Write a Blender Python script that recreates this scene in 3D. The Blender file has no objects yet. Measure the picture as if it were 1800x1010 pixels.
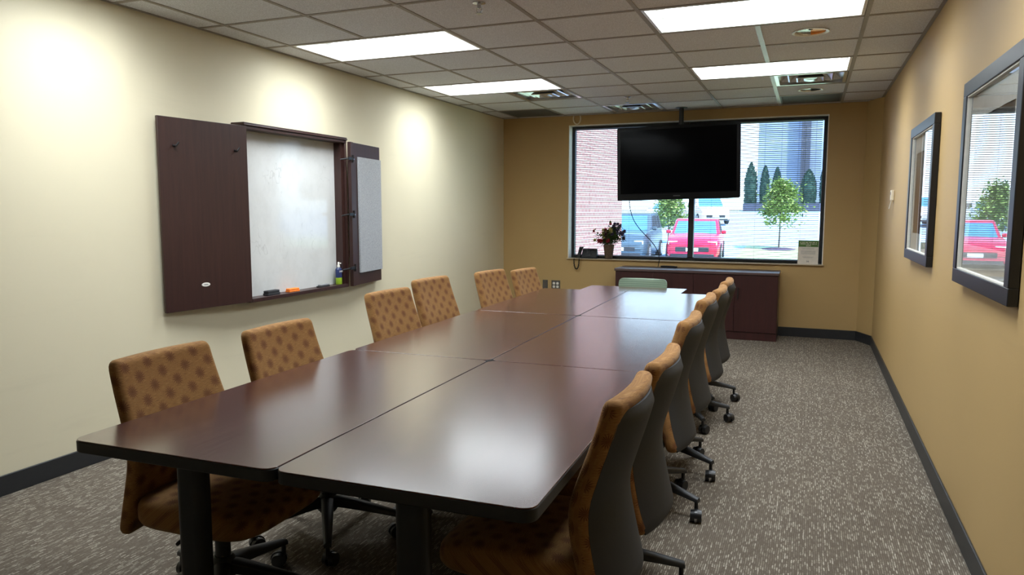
import bpy, bmesh, math, random
from math import sin, cos, pi, radians, atan2, sqrt, hypot
from mathutils import Vector, Matrix
random.seed(11)
SC = bpy.context.scene
COL = SC.collection
H = 2.53                      # ceiling height
T = 0.6096                    # ceiling module
XL, XR, YB, YF = -0.83, 3.43, 3.76, -5.7   # room walls

# ------------------------------------------------------------------ materials
def srgb(r, g, b):
    f = lambda c: (c/255/12.92) if c/255 <= .04045 else ((c/255+.055)/1.055)**2.4
    return (f(r), f(g), f(b), 1)

class NT:
    """small helper to write node trees"""
    def __init__(s, name):
        s.m = bpy.data.materials.new(name); s.m.use_nodes = True
        s.t = s.m.node_tree; s.n = s.t.nodes; s.l = s.t.links
        s.bsdf = s.n['Principled BSDF']; s.out = s.n['Material Output']
    def new(s, typ, **kw):
        n = s.n.new(typ)
        for k, v in kw.items(): setattr(n, k, v)
        return n
    def put(s, sock, v):
        if isinstance(v, bpy.types.NodeSocket): s.l.new(v, sock)
        elif v is not None: sock.default_value = v
    def math(s, op, a, b=None, c=None, clamp=False):
        n = s.new('ShaderNodeMath', operation=op); n.use_clamp = clamp
        for i, v in enumerate((a, b, c)):
            if v is not None: s.put(n.inputs[i], v)
        return n.outputs[0]
    def coord(s, kind='Object'): return s.new('ShaderNodeTexCoord').outputs[kind]
    def sep(s, v):
        n = s.new('ShaderNodeSeparateXYZ'); s.put(n.inputs[0], v); return n.outputs
    def comb(s, x, y, z=0.0):
        n = s.new('ShaderNodeCombineXYZ')
        for i, v in enumerate((x, y, z)): s.put(n.inputs[i], v)
        return n.outputs[0]
    def mapping(s, v, scale=(1, 1, 1), loc=(0, 0, 0)):
        n = s.new('ShaderNodeMapping'); s.put(n.inputs[0], v)
        n.inputs['Scale'].default_value = scale; n.inputs['Location'].default_value = loc
        return n.outputs[0]
    def noise(s, v, scale=5, detail=3, rough=.5):
        n = s.new('ShaderNodeTexNoise'); s.put(n.inputs['Vector'], v)
        n.inputs['Scale'].default_value = scale; n.inputs['Detail'].default_value = detail
        n.inputs['Roughness'].default_value = rough
        return n.outputs[0]
    def white(s, v):
        n = s.new('ShaderNodeTexWhiteNoise', noise_dimensions='3D'); s.put(n.inputs['Vector'], v)
        return n.outputs['Value']
    def ramp(s, fac, stops):
        n = s.new('ShaderNodeValToRGB'); s.put(n.inputs[0], fac)
        e = n.color_ramp.elements
        while len(e) < len(stops): e.new(.5)
        for el, (p, c) in zip(e, stops): el.position = p; el.color = c
        return n.outputs[0]
    def mix(s, fac, a, b):
        n = s.new('ShaderNodeMix', data_type='RGBA'); s.put(n.inputs[0], fac)
        s.put(n.inputs[6], a); s.put(n.inputs[7], b)
        return n.outputs[2]
    def step(s, v, lo, hi):
        n = s.new('ShaderNodeMapRange', interpolation_type='SMOOTHSTEP'); s.put(n.inputs[0], v)
        n.inputs[1].default_value = lo; n.inputs[2].default_value = hi
        return n.outputs[0]
    def bump(s, h, strength=.2, dist=.002):
        n = s.new('ShaderNodeBump'); n.inputs['Strength'].default_value = strength
        n.inputs['Distance'].default_value = dist; s.put(n.inputs['Height'], h)
        s.l.new(n.outputs[0], s.bsdf.inputs['Normal'])
    def set(s, color=None, rough=None, metal=None, spec=None, **kw):
        b = s.bsdf.inputs
        if color is not None: s.put(b['Base Color'], color)
        if rough is not None: s.put(b['Roughness'], rough)
        if metal is not None: s.put(b['Metallic'], metal)
        if spec is not None: s.put(b['Specular IOR Level'], spec)
        for k, v in kw.items(): s.put(b[k], v)
        return s.m

def plain(name, c, rough=.5, metal=0, spec=.5, var=.06, scale=30):
    """a colour with a light procedural variation"""
    t = NT(name)
    n = t.noise(t.coord(), scale, 3)
    d = tuple(x*(1-var) for x in c[:3])+(1,); b = tuple(min(1, x*(1+var)) for x in c[:3])+(1,)
    return t.set(t.ramp(n, [(.3, d), (.7, b)]), rough, metal, spec)

M = {}
def wall_mat(name, c, scuff=.05):
    t = NT(name); co = t.coord()
    n = t.noise(co, 1.1, 4, .6); n2 = t.noise(t.mapping(co, (1, .35, 3)), 2.2, 5, .7)
    a = t.mix(t.step(n, .35, .7), c, tuple(x*(1-scuff*.5) for x in c[:3])+(1,))
    a = t.mix(t.math('MULTIPLY', t.step(n2, .58, .75), .5), a, tuple(x*(1-scuff*1.6) for x in c[:3])+(1,))
    t.bump(t.noise(co, 260, 3, .6), .12, .002)
    return t.set(a, .55, 0, .3)
M['cream'] = wall_mat('cream_paint', srgb(217, 207, 178))
M['tan'] = wall_mat('tan_paint', srgb(180, 150, 100))
M['reveal'] = plain('white_sill_paint', srgb(235, 230, 220), .5)

def carpet():
    t = NT('flecked_loop_carpet'); co = t.coord(); s = t.sep(co)
    wob = t.math('MULTIPLY', t.math('SUBTRACT', t.noise(co, 14, 2), .5), .006)
    u = t.math('DIVIDE', t.math('ADD', s[0], wob), .0085)
    cx = t.math('FLOOR', u); fx = t.math('ABSOLUTE', t.math('SUBTRACT', t.math('FRACT', u), .5))
    off = t.white(t.comb(cx, 3.3, 1.7))
    cy = t.math('FLOOR', t.math('ADD', t.math('DIVIDE', s[1], .026), off))
    r = t.white(t.comb(cx, cy, .5)); r2 = t.white(t.comb(cx, 7.0, 2.0))
    r = t.math('ADD', t.math('MULTIPLY', r, .86), t.math('MULTIPLY', r2, .14))
    base = t.ramp(r, [(.0, srgb(96, 88, 78)), (.5, srgb(118, 109, 97)), (.62, srgb(128, 119, 106)), (.74, srgb(150, 142, 128)), (1, srgb(196, 188, 173))])
    base = t.mix(t.step(fx, .2, .42), base, srgb(92, 84, 74))
    fine = t.noise(t.mapping(co, (1, .25, 1)), 420, 2)
    base = t.mix(t.step(fine, .35, .75), base, srgb(88, 78, 67))
    big = t.noise(co, 2.2, 3)
    base = t.mix(t.math('MULTIPLY', t.step(big, .3, .8), .2), base, srgb(80, 72, 64))
    t.bump(t.noise(t.mapping(co, (1, .3, 1)), 300, 2), .5, .004)
    return t.set(base, .95, 0, .1)
M['carpet'] = carpet()

def ceil_tile():
    t = NT('fissured_ceiling_tile'); co = t.coord()
    n = t.noise(co, 140, 4, .7); v = t.noise(co, 45, 3)
    c = t.mix(t.step(n, .42, .62), srgb(202, 204, 211), srgb(231, 233, 240))
    c = t.mix(t.math('MULTIPLY', t.step(v, .4, .7), .25), c, srgb(196, 194, 198))
    t.bump(n, .4, .004)
    return t.set(c, .9, 0, .1)
M['tile'] = ceil_tile()
M['tbar'] = plain('ceiling_grid_edge_shade', srgb(150, 143, 136), .6)  # tile paint darkened, the shadow along the tile edges put into the colour
M['tbar_light'] = plain('ceiling_cross_tee_paint', srgb(196, 198, 206), .4)
M['base'] = plain('charcoal_vinyl', srgb(38, 39, 41), .4)

def wood(name, dark, light, axis=1, rough=.3, scale=1.0, spec=.5, coat=0.0, coat_rough=.2):
    t = NT(name); co = t.coord()
    sc = [38*scale]*3; sc[axis] = 2.2*scale
    n = t.noise(t.mapping(co, tuple(sc)), 1.0, 5, .62)
    sc2 = [150*scale]*3; sc2[axis] = 6*scale
    n2 = t.noise(t.mapping(co, tuple(sc2)), 1.0, 3, .6)
    f = t.math('ADD', t.math('MULTIPLY', n, .65), t.math('MULTIPLY', n2, .35))
    c = t.ramp(f, [(.32, dark), (.68, light)])
    r = t.math('ADD', t.math('MULTIPLY', n2, .08), rough-.04)
    t.bump(n2, .02, .0005)
    return t.set(c, r, 0, spec, **{'Coat Weight': coat, 'Coat Roughness': coat_rough})
M['table'] = wood('mahogany_laminate', srgb(54, 29, 23), srgb(84, 48, 38), 1, .21, 1, .7, .6)
M['cred'] = wood('dark_mahogany_laminate', srgb(44, 20, 19), srgb(62, 29, 27), 2, .38)
M['cred_top'] = wood('dark_mahogany_top', srgb(48, 24, 22), srgb(68, 36, 32), 0, .42, 1, .9, .8, .4)
M['wbwood'] = wood('espresso_veneer', srgb(45, 25, 22), srgb(61, 36, 31), 2, .4)
M['black'] = plain('black_edge_band', srgb(20, 20, 21), .45)
M['blackmetal'] = plain('black_powder_coat', srgb(17, 17, 18), .42)
M['nylon'] = plain('black_nylon', srgb(30, 30, 31), .5)
M['rubber'] = plain('black_caster_tread', srgb(22, 22, 23), .35)
M['shell'] = plain('charcoal_back_cover', srgb(44, 45, 47), .62, 0, .3, .05, 160)
M['chrome'] = plain('bright_steel', srgb(200, 200, 202), .2, 1)

def fabric():
    t = NT('copper_tan_burst_fabric'); uv = t.coord('UV'); s = t.sep(uv)
    nz = t.noise(t.mapping(uv, (1, 1, 1)), 210, 2, .6)
    def lattice(ox, oy):
        sx, sy = .102, .08
        fx = t.math('MULTIPLY', t.math('SUBTRACT', t.math('FRACT', t.math('ADD', t.math('DIVIDE', s[0], sx), ox)), .5), sx)
        fy = t.math('MULTIPLY', t.math('SUBTRACT', t.math('FRACT', t.math('ADD', t.math('DIVIDE', s[1], sy), oy)), .5), sy)
        r = t.math('SQRT', t.math('ADD', t.math('MULTIPLY', fx, fx), t.math('MULTIPLY', fy, fy)))
        a = t.math('ARCTAN2', fy, fx)
        sp = t.math('SINE', t.math('ADD', t.math('MULTIPLY', a, 15), t.math('MULTIPLY', r, 90)))
        R = t.math('ADD', .0255, t.math('MULTIPLY', t.math('SUBTRACT', nz, .5), .02))
        edge = t.step(t.math('DIVIDE', r, R), 1.08, .55)
        # dense heart, open spokes towards the rim
        k = t.math('ADD', t.math('MULTIPLY', sp, .5), t.math('SUBTRACT', 1.15, t.math('MULTIPLY', t.math('DIVIDE', r, R), 1.05)), None, True)
        return t.math('MULTIPLY', edge, k)
    m = t.math('MAXIMUM', lattice(0, 0), lattice(.5, .5))
    weave = t.noise(t.mapping(uv, (45, 900, 1)), 1.0, 2, .6)
    base = t.ramp(weave, [(.3, srgb(122, 86, 50)), (.55, srgb(148, 108, 64)), (.75, srgb(172, 132, 86))])
    c = t.mix(t.math('MULTIPLY', m, .8), base, srgb(88, 46, 34))
    t.bump(weave, .25, .002)
    return t.set(c, .85, 0, .15, **{'Sheen Weight': .25, 'Sheen Roughness': .4, 'Sheen Tint': (1, .75, .5, 1)})
M['fabric'] = fabric()

def whiteboard():
    t = NT('smudged_whiteboard'); co = t.coord(); s = t.sep(co)
    n = t.noise(t.mapping(co, (1, 1.2, 1)), 5, 5, .7)
    w = t.noise(co, 3, 4, .6)
    stroke = t.math('ABSOLUTE', t.math('SUBTRACT', t.noise(t.mapping(co, (1, 2.2, 1.3)), 4.2, 2, .45), .5))
    ghost = t.math('MULTIPLY', t.step(stroke, .012, .0), t.step(w, .5, .62))
    scr = t.math('ABSOLUTE', t.math('SUBTRACT', t.noise(t.mapping(co, (1, 3, 1.4)), 12, 2, .5), .5))
    low = t.math('MULTIPLY', t.step(s[2], 1.25, .95), t.step(s[1], -.55, -.85))
    ghost2 = t.math('MULTIPLY', t.step(scr, .03, .0), low)
    c = t.mix(t.math('MULTIPLY', t.step(n, .4, .7), .35), srgb(214, 214, 211), srgb(194, 194, 190))
    c = t.mix(t.math('MULTIPLY', ghost, .28), c, srgb(140, 138, 135))
    c = t.mix(t.math('MULTIPLY', ghost2, .35), c, srgb(125, 122, 120))
    return t.set(c, .07, 0, .6)
M['board'] = whiteboard()
def tack():
    t = NT('grey_tackboard_weave'); co = t.coord()
    n = t.noise(t.mapping(co, (90, 90, 500)), 1, 2); n2 = t.noise(t.mapping(co, (500, 500, 90)), 1, 2)
    f = t.math('ADD', t.math('MULTIPLY', n, .5), t.math('MULTIPLY', n2, .5))
    return t.set(t.ramp(f, [(.35, srgb(135, 137, 140)), (.65, srgb(186, 188, 190))]), .95, 0, .1)
M['tack'] = tack()

def emit(name, c, strength):
    t = NT(name); e = t.new('ShaderNodeEmission'); e.inputs[0].default_value = c; e.inputs[1].default_value = strength
    t.l.new(e.outputs[0], t.out.inputs[0]); return t.m
def lens():
    # a prismatic lens sends most of its light straight down
    t = NT('fluorescent_lens'); e = t.new('ShaderNodeEmission'); e.inputs[0].default_value = (.87, .945, 1, 1)
    g = t.new('ShaderNodeNewGeometry'); d = t.new('ShaderNodeVectorMath', operation='DOT_PRODUCT')
    t.l.new(g.outputs['Normal'], d.inputs[0]); t.l.new(g.outputs['Incoming'], d.inputs[1])
    c = t.math('ABSOLUTE', d.outputs['Value'])
    t.l.new(t.math('MULTIPLY', 25.0, t.math('ADD', .1, t.math('MULTIPLY', c, .9))), e.inputs[1])
    t.l.new(e.outputs[0], t.out.inputs[0]); return t.m
M['lens'] = lens()
M['fixture'] = plain('white_troffer_enamel', srgb(238, 238, 236), .35)
M['vent'] = plain('brushed_aluminium_vent', srgb(212, 213, 215), .24, .75)
M['vent_dark'] = plain('dark_return_grille', srgb(96, 95, 93), .6)
M['hollow'] = plain('dark_duct_interior', srgb(32, 31, 30), .8)
M['gold'] = plain('amber_downlight_reflector', srgb(236, 150, 52), .35, .3)
M['silver'] = plain('silver_downlight_reflector', srgb(200, 200, 202), .25, .8)
M['white'] = plain('white_plastic', srgb(232, 228, 218), .4)
M['ivory'] = plain('ivory_plastic', srgb(226, 216, 194), .45)
M['tv_body'] = plain('gloss_black_bezel', srgb(7, 7, 9), .3, 0, .2)
M['tv_screen'] = plain('dark_display_panel', srgb(4, 5, 8), .12, 0, .08)
M['letter'] = plain('grey_badge_print', srgb(112, 112, 115), .4)
M['frame'] = plain('satin_black_frame', srgb(24, 26, 32), .4)
M['winframe'] = plain('black_aluminium', srgb(20, 21, 23), .5)
M['slat'] = plain('grey_aluminium_slat', srgb(44, 46, 54), .5)
M['mat'] = plain('white_mat_board', srgb(222, 219, 210), .8)
M['sill'] = plain('tan_painted_sill', srgb(196, 180, 150), .3)
M['paper'] = plain('sign_paper', srgb(216, 208, 196), .7)
M['green'] = plain('sign_green_print', srgb(78, 112, 48), .6)
M['ink'] = plain('sign_grey_print', srgb(150, 146, 142), .7)
M['phone'] = plain('black_phone_plastic', srgb(12, 12, 13), .5, 0, .25)
M['phone_key'] = plain('dark_grey_keys', srgb(52, 54, 58), .5)
M['outlet_plate'] = plain('bronze_cover_plate', srgb(92, 88, 82), .45, .3)
M['stem'] = plain('green_stem', srgb(58, 78, 38), .6)
M['leaf_in'] = plain('artificial_leaf', srgb(62, 84, 40), .6)
M['petal_red'] = plain('red_petal', srgb(168, 44, 62), .6)
M['petal_violet'] = plain('violet_petal', srgb(82, 70, 110), .6)
M['petal_plum'] = plain('plum_petal', srgb(70, 30, 48), .6)
M['petal_cream'] = plain('cream_petal', srgb(205, 196, 130), .6)
def basket():
    t = NT('woven_basket'); co = t.coord(); s = t.sep(co)
    a = t.math('MULTIPLY', t.math('ARCTAN2', s[1], s[0]), 14)
    w = t.math('MULTIPLY', t.math('SINE', a), t.math('SINE', t.math('MULTIPLY', s[2], 420)))
    t.bump(w, .6, .004)
    return t.set(t.ramp(t.math('ADD', t.math('MULTIPLY', w, .5), .5), [(.2, srgb(62, 46, 34)), (.8, srgb(112, 88, 66))]), .7)
M['basket'] = basket()
M['er_black'] = plain('black_eraser_felt', srgb(38, 38, 40), .8)
M['er_grey'] = plain('grey_eraser_top', srgb(120, 122, 124), .6)
M['er_orange'] = plain('orange_eraser', srgb(244, 130, 40), .6)
M['btl_blue'] = plain('navy_bottle_label', srgb(34, 48, 92), .4)
M['btl_green'] = plain('lime_bottle_label', srgb(160, 196, 50), .4)
def greenchair():
    t = NT('perforated_sage_plastic'); uv = t.coord('UV'); s = t.sep(uv)
    fx = t.math('SUBTRACT', t.math('FRACT', t.math('DIVIDE', s[0], .011)), .5)
    fy = t.math('SUBTRACT', t.math('FRACT', t.math('DIVIDE', s[1], .018)), .5)
    r = t.math('SQRT', t.math('ADD', t.math('MULTIPLY', fx, fx), t.math('MULTIPLY', fy, fy)))
    return t.set(t.mix(t.step(r, .36, .28), srgb(132, 152, 130), srgb(86, 106, 90)), .45)
M['sage'] = greenchair()
M['sage_plain'] = plain('sage_plastic', srgb(140, 165, 132), .45)

def glass_thin(name, tint=(1, 1, 1, 1), refl=1.0):
    t = NT(name); tr = t.new('ShaderNodeBsdfTransparent'); tr.inputs[0].default_value = tint
    gl = t.new('ShaderNodeBsdfGlossy'); gl.inputs['Roughness'].default_value = .0
    fr = t.new('ShaderNodeFresnel'); fr.inputs[0].default_value = 1.5
    mx = t.new('ShaderNodeMixShader')
    t.l.new(t.math('MULTIPLY', fr.outputs[0], refl, None, True), mx.inputs[0])
    t.l.new(tr.outputs[0], mx.inputs[1]); t.l.new(gl.outputs[0], mx.inputs[2])
    t.l.new(mx.outputs[0], t.out.inputs[0]); return t.m
M['glass'] = glass_thin('blue_tinted_window_glass', (.84, .92, 1, 1), .8)  # bluish pane tint added to colour the daylight coming in
M['picglass'] = glass_thin('picture_glass', (.97, .98, .98, 1), .65)

def artwork(name, cols, seed):
    t = NT(name); co = t.coord(); s = t.sep(co)
    n = t.noise(t.mapping(co, (2, 3, 2), (seed, seed, 0)), 2.2, 6, .65)
    f = t.math('ADD', t.math('MULTIPLY', n, .9), t.math('MULTIPLY', s[2], .55))
    return t.set(t.ramp(f, cols), .7)
M['art_a'] = artwork('abstract_print_brown', [(.35, srgb(150, 110, 70)), (.5, srgb(98, 70, 52)), (.62, srgb(110, 80, 62)), (.8, srgb(140, 128, 112))], 3)
M['art_b'] = artwork('abstract_print_grey', [(.3, srgb(84, 80, 76)), (.5, srgb(130, 122, 108)), (.7, srgb(92, 92, 88)), (.85, srgb(62, 58, 52))], 9)
# outdoors
def brick():
    t = NT('pink_brick'); co = t.coord(); s = t.sep(co)
    b = t.new('ShaderNodeTexBrick'); t.l.new(t.comb(s[1], s[2]), b.inputs['Vector'])
    b.inputs['Color1'].default_value = srgb(168, 122, 116); b.inputs['Color2'].default_value = srgb(150, 106, 102); b.inputs['Mortar'].default_value = srgb(186, 170, 166)
    b.inputs['Scale'].default_value = 1; b.inputs['Brick Width'].default_value = .22; b.inputs['Row Height'].default_value = .075; b.inputs['Mortar Size'].default_value = .008
    return t.set(b.outputs[0], .9)
M['brick'] = brick()
def ground_mat(name, a, b, sc=3):
    t = NT(name); co = t.coord(); n = t.noise(co, sc, 6, .65)
    return t.set(t.ramp(n, [(.3, a), (.7, b)]), .95, 0, .2)
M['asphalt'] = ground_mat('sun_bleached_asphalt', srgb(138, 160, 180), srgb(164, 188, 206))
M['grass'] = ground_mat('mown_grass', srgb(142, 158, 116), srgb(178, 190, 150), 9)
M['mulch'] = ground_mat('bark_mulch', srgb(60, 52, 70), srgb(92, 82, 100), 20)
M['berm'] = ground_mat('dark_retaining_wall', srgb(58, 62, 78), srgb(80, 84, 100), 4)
def leafm(name, a, b):
    t = NT(name); oi = t.noise(t.coord(), 3.3, 3); c = t.ramp(oi, [(.35, a), (.7, b)])
    return t.set(c, .6, 0, .2)
M['leaf_young'] = leafm('young_tree_leaf', srgb(98, 128, 62), srgb(160, 180, 104))
M['leaf_arb'] = leafm('evergreen_leaf', srgb(24, 46, 44), srgb(48, 76, 66))
M['bark'] = plain('grey_bark', srgb(86, 76, 66), .9)
def office():
    t = NT('blue_grey_office_cladding'); co = t.coord(); s = t.sep(co)
    fz = t.math('FRACT', t.math('DIVIDE', s[2], 1.9)); fx = t.math('FRACT', t.math('DIVIDE', s[0], 1.5))
    j = t.math('MAXIMUM', t.step(fz, .05, .02), t.step(fx, .05, .02))
    n = t.noise(co, .35, 3)
    c = t.ramp(n, [(.35, srgb(112, 126, 160)), (.65, srgb(132, 146, 178))])
    return t.set(t.mix(j, c, srgb(88, 100, 130)), .35)
M['office'] = office()
M['office_col'] = plain('dark_slate_column', srgb(56, 60, 78), .5)
M['car_red'] = plain('red_car_paint', srgb(206, 22, 66), .2, 0, .6)
M['car_dark'] = plain('dark_teal_car_paint', srgb(64, 82, 96), .22, 0, .6)
M['car_white'] = plain('white_car_paint', srgb(228, 232, 236), .2, 0, .6)
M['car_silver'] = plain('silver_car_paint', srgb(190, 196, 202), .22, .2, .6)
M['carglass'] = plain('blue_tinted_car_glass', srgb(70, 128, 168), .08, 0, .9)
M['tyre'] = plain('tyre_rubber', srgb(36, 38, 42), .8)
M['rim'] = plain('alloy_rim', srgb(190, 194, 200), .3, .6)
M['carblack'] = plain('black_grille', srgb(34, 36, 42), .5)
M['lamp'] = plain('clear_headlamp', srgb(225, 232, 238), .1)
M['plate'] = plain('white_number_plate', srgb(235, 238, 240), .5)

# ------------------------------------------------------------------ mesh building
class MB:
    def __init__(s): s.v = []; s.f = []; s.uv = {}; s.mi = []; s.cur = 0; s.flat = set()
    def add(s, vs, fs, uvs=None, flat=False):
        b = len(s.v); s.v += [Vector(v) for v in vs]
        if uvs:
            for i, u in enumerate(uvs): s.uv[b+i] = u
        for f in fs:
            if flat: s.flat.add(len(s.f))
            s.f.append([b+i for i in f]); s.mi.append(s.cur)
        return s
    def box(s, x0, x1, y0, y1, z0, z1, mat=None):
        vs = [(x, y, z) for z in (z0, z1) for y in (y0, y1) for x in (x0, x1)]
        if mat: vs = [mat @ Vector(v) for v in vs]
        return s.add(vs, [(0, 2, 3, 1), (4, 5, 7, 6), (0, 1, 5, 4), (2, 6, 7, 3), (0, 4, 6, 2), (1, 3, 7, 5)], flat=True)
    def loft(s, rings, closed=True, cap=True, uvs=None):
        n = len(rings[0]); vs = [p for r in rings for p in r]; fs = []
        for i in range(len(rings)-1):
            for j in range(n if closed else n-1):
                k = (j+1) % n
                fs.append((i*n+j, i*n+k, (i+1)*n+k, (i+1)*n+j))
        if cap and closed:
            fs.append(tuple(range(n-1, -1, -1))); fs.append(tuple((len(rings)-1)*n+j for j in range(n)))
        fl = [u for r in uvs for u in r] if uvs else None
        return s.add(vs, fs, fl)
    def cyl(s, a, b, r0, r1=None, n=16):
        a = Vector(a); b = Vector(b); r1 = r0 if r1 is None else r1
        d = (b-a).normalized(); u = d.orthogonal().normalized(); w = d.cross(u)
        ring = lambda c, r: [c+u*r*cos(2*pi*i/n)+w*r*sin(2*pi*i/n) for i in range(n)]
        return s.loft([ring(a, r0), ring(b, r1)])
    def tube(s, pts, r, n=8):
        pts = [Vector(p) for p in pts]; rings = []; u = None
        for i, p in enumerate(pts):
            d = (pts[min(i+1, len(pts)-1)]-pts[max(i-1, 0)]).normalized()
            u = d.orthogonal().normalized() if u is None else (u-d*u.dot(d)).normalized()
            w = d.cross(u); rr = r[i] if isinstance(r, (list, tuple)) else r
            rings.append([p+u*rr*cos(2*pi*k/n)+w*rr*sin(2*pi*k/n) for k in range(n)])
        return s.loft(rings)
    def lathe(s, prof, c=(0, 0, 0), n=24):
        c = Vector(c)
        return s.loft([[c+Vector((r*cos(2*pi*i/n), r*sin(2*pi*i/n), z)) for i in range(n)] for r, z in prof])
    def prism(s, poly, z0, z1):
        n = len(poly)
        return s.add([(x, y, z0) for x, y in poly]+[(x, y, z1) for x, y in poly],
                     [tuple(range(n-1, -1, -1)), tuple(range(n, 2*n))]+[(i, (i+1) % n, n+(i+1) % n, n+i) for i in range(n)])
    def build(s, name, mats, parent=None, loc=(0, 0, 0), rotz=0, smooth=True, bevel=0, angle=40):
        me = bpy.data.meshes.new(name); me.from_pydata(s.v, [], s.f)
        for m in (mats if isinstance(mats, (list, tuple)) else [mats]): me.materials.append(m)
        for p, mi in zip(me.polygons, s.mi): p.material_index = mi
        if s.uv:
            l = me.uv_layers.new(name='UVMap')
            for lp in me.loops: l.data[lp.index].uv = s.uv.get(lp.vertex_index, (0, 0))
        bm = bmesh.new(); bm.from_mesh(me); bmesh.ops.recalc_face_normals(bm, faces=bm.faces)
        for e in bm.edges:
            if len(e.link_faces) == 2 and e.calc_face_angle(0) > radians(angle): e.smooth = False
        for f in bm.faces: f.smooth = smooth
        bm.to_mesh(me); bm.free()
        o = bpy.data.objects.new(name, me); COL.objects.link(o)
        o.location = loc; o.rotation_euler.z = rotz
        if parent: o.parent = parent
        if bevel:
            b = o.modifiers.new('soft_edge', 'BEVEL'); b.width = bevel; b.segments = 2; b.limit_method = 'ANGLE'; b.angle_limit = radians(50)
        return o

def tag(o, label=None, cat=None, group=None, kind=None):
    if label: o['label'] = label
    if cat: o['category'] = cat
    if group: o['group'] = group
    if kind: o['kind'] = kind
    return o
def thing(name, label, cat, loc=(0, 0, 0), rotz=0, group=None):
    o = bpy.data.objects.new(name, None); COL.objects.link(o); o.empty_display_size = .1
    o.location = loc; o.rotation_euler.z = rotz
    return tag(o, label, cat, group)
def copy_tree(o, parent=None):
    c = o.copy(); COL.objects.link(c)
    if parent: c.parent = parent
    for ch in list(o.children): copy_tree(ch, c)
    return c
def B(*a): return MB().box(*a)
def rrect(x0, x1, y0, y1, r, n=6):
    pts = []
    for cx, cy, a0 in ((x1-r, y1-r, 0), (x0+r, y1-r, 90), (x0+r, y0+r, 180), (x1-r, y0+r, 270)):
        for i in range(n+1):
            a = radians(a0+90*i/n); pts.append((cx+r*cos(a), cy+r*sin(a)))
    return pts
def text_mesh(name, s, size, mat, parent, matrix, depth=.0006):
    cu = bpy.data.curves.new(name, 'FONT'); cu.body = s; cu.size = size; cu.extrude = depth; cu.align_x = 'CENTER'; cu.align_y = 'CENTER'
    tmp = bpy.data.objects.new(name+'_curve', cu); COL.objects.link(tmp)
    dg = bpy.context.evaluated_depsgraph_get(); me = bpy.data.meshes.new_from_object(tmp.evaluated_get(dg))
    bpy.data.objects.remove(tmp); bpy.data.curves.remove(cu)
    me.name = name; me.materials.clear(); me.materials.append(mat)
    o = bpy.data.objects.new(name, me); COL.objects.link(o); o.parent = parent; o.matrix_local = matrix
    return o

# ------------------------------------------------------------------ room shell
S = 'structure'
tag(B(XL-.15, XR+.15, YF-.15, YB+.22, -.1, 0).build('floor', M['carpet']), kind=S)
tag(B(XL-.15, XL, YF-.15, YB+.22, 0, H+.2).build('wall_left', M['cream']), kind=S)
tag(B(XR, XR+.15, YF-.15, YB+.22, 0, H+.2).build('wall_right', M['tan']), kind=S)
tag(B(XL, XR, YF-.15, YF, 0, H+.2).build('wall_front', M['cream']), kind=S)
WX0, WX1, WZ0, WZ1 = .03, 2.935, .80, 2.415
w = MB()
w.box(XL, WX0, YB, YB+.22, 0, H+.2); w.box(WX1, XR, YB, YB+.22, 0, H+.2)
w.box(WX0, WX1, YB, YB+.22, 0, WZ0); w.box(WX0, WX1, YB, YB+.22, WZ1, H+.2)
tag(w.build('wall_back', M['tan']), kind=S)
w = MB().prism([(3.30, YB), (XR, YB), (XR, 3.47)], 0, H+.05)
tag(w.build('wall_corner', M['tan'], smooth=False), kind=S)
# white reveal lining and sill of the window opening
w = MB()
w.box(WX0, WX0+.008, YB+.001, YB+.13, WZ0, WZ1); w.box(WX1-.008, WX1, YB+.001, YB+.13, WZ0, WZ1); w.box(WX0, WX1, YB+.001, YB+.13, WZ1-.008, WZ1)
tag(w.build('trim_1', M['reveal']), kind=S)
tag(B(WX0-.01, WX1+.01, YB-.03, YB+.13, WZ0-.004, WZ0+.006).build('trim_2', M['sill'], bevel=.003), kind=S)
bh = .102
tag(B(XL, XL+.011, YF, YB, 0, bh).build('baseboard_left', M['base'], bevel=.003), kind=S)
tag(B(XR-.011, XR, YF, 3.46, 0, bh).build('baseboard_right', M['base'], bevel=.003), kind=S)
w = MB().box(XL+.011, 3.30, YB-.011, YB, 0, bh)
w.prism([(3.297, YB), (3.289, YB-.011), (XR-.011, 3.462), (XR, 3.47)], 0, bh)
tag(w.build('baseboard_back', M['base'], bevel=.002), kind=S)

# ceiling: one sheet of tiles with openings where the fixtures sit
FIX = [(-1, 0), (-1, 3), (3, 0), (3, 3), (-1, -3), (3, -3)]     # (column, row index whose far line is that number) 4 ft x 2 ft
def cell(c, r): return c*T, (c+1)*T, (r-1)*T, r*T
holes = set()
for c, r in FIX: holes |= {(c, r), (c+1, r)}
VENTS = [(0, 4), (1, 6), (4, 4)]; GRILLES = [(-1, 6), (4, 6)]; DOWN = [(4, 1), (4, 5)]
holes |= set(VENTS) | set(GRILLES) | set(DOWN)
w = MB()
def ring_quad(mb, x0, x1, y0, y1, z, cx, cy, R, n=32):
    """square tile with a round hole"""
    vs, fs = [], []
    for i in range(n):
        a = 2*pi*i/n; ca, sa = cos(a), sin(a)
        k = min((x1-cx)/abs(ca) if abs(ca) > 1e-6 else 9, (y1-cy)/abs(sa) if abs(sa) > 1e-6 else 9)
        vs += [(cx+R*ca, cy+R*sa, z), (cx+k*ca, cy+k*sa, z)]
    for i in range(n):
        j = (i+1) % n; fs.append((2*i, 2*i+1, 2*j+1, 2*j))
    for a0, cnr in ((45, (x1, y1)), (135, (x0, y1)), (225, (x0, y0)), (315, (x1, y0))):
        pass
    mb.add(vs, fs, flat=True)
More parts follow.
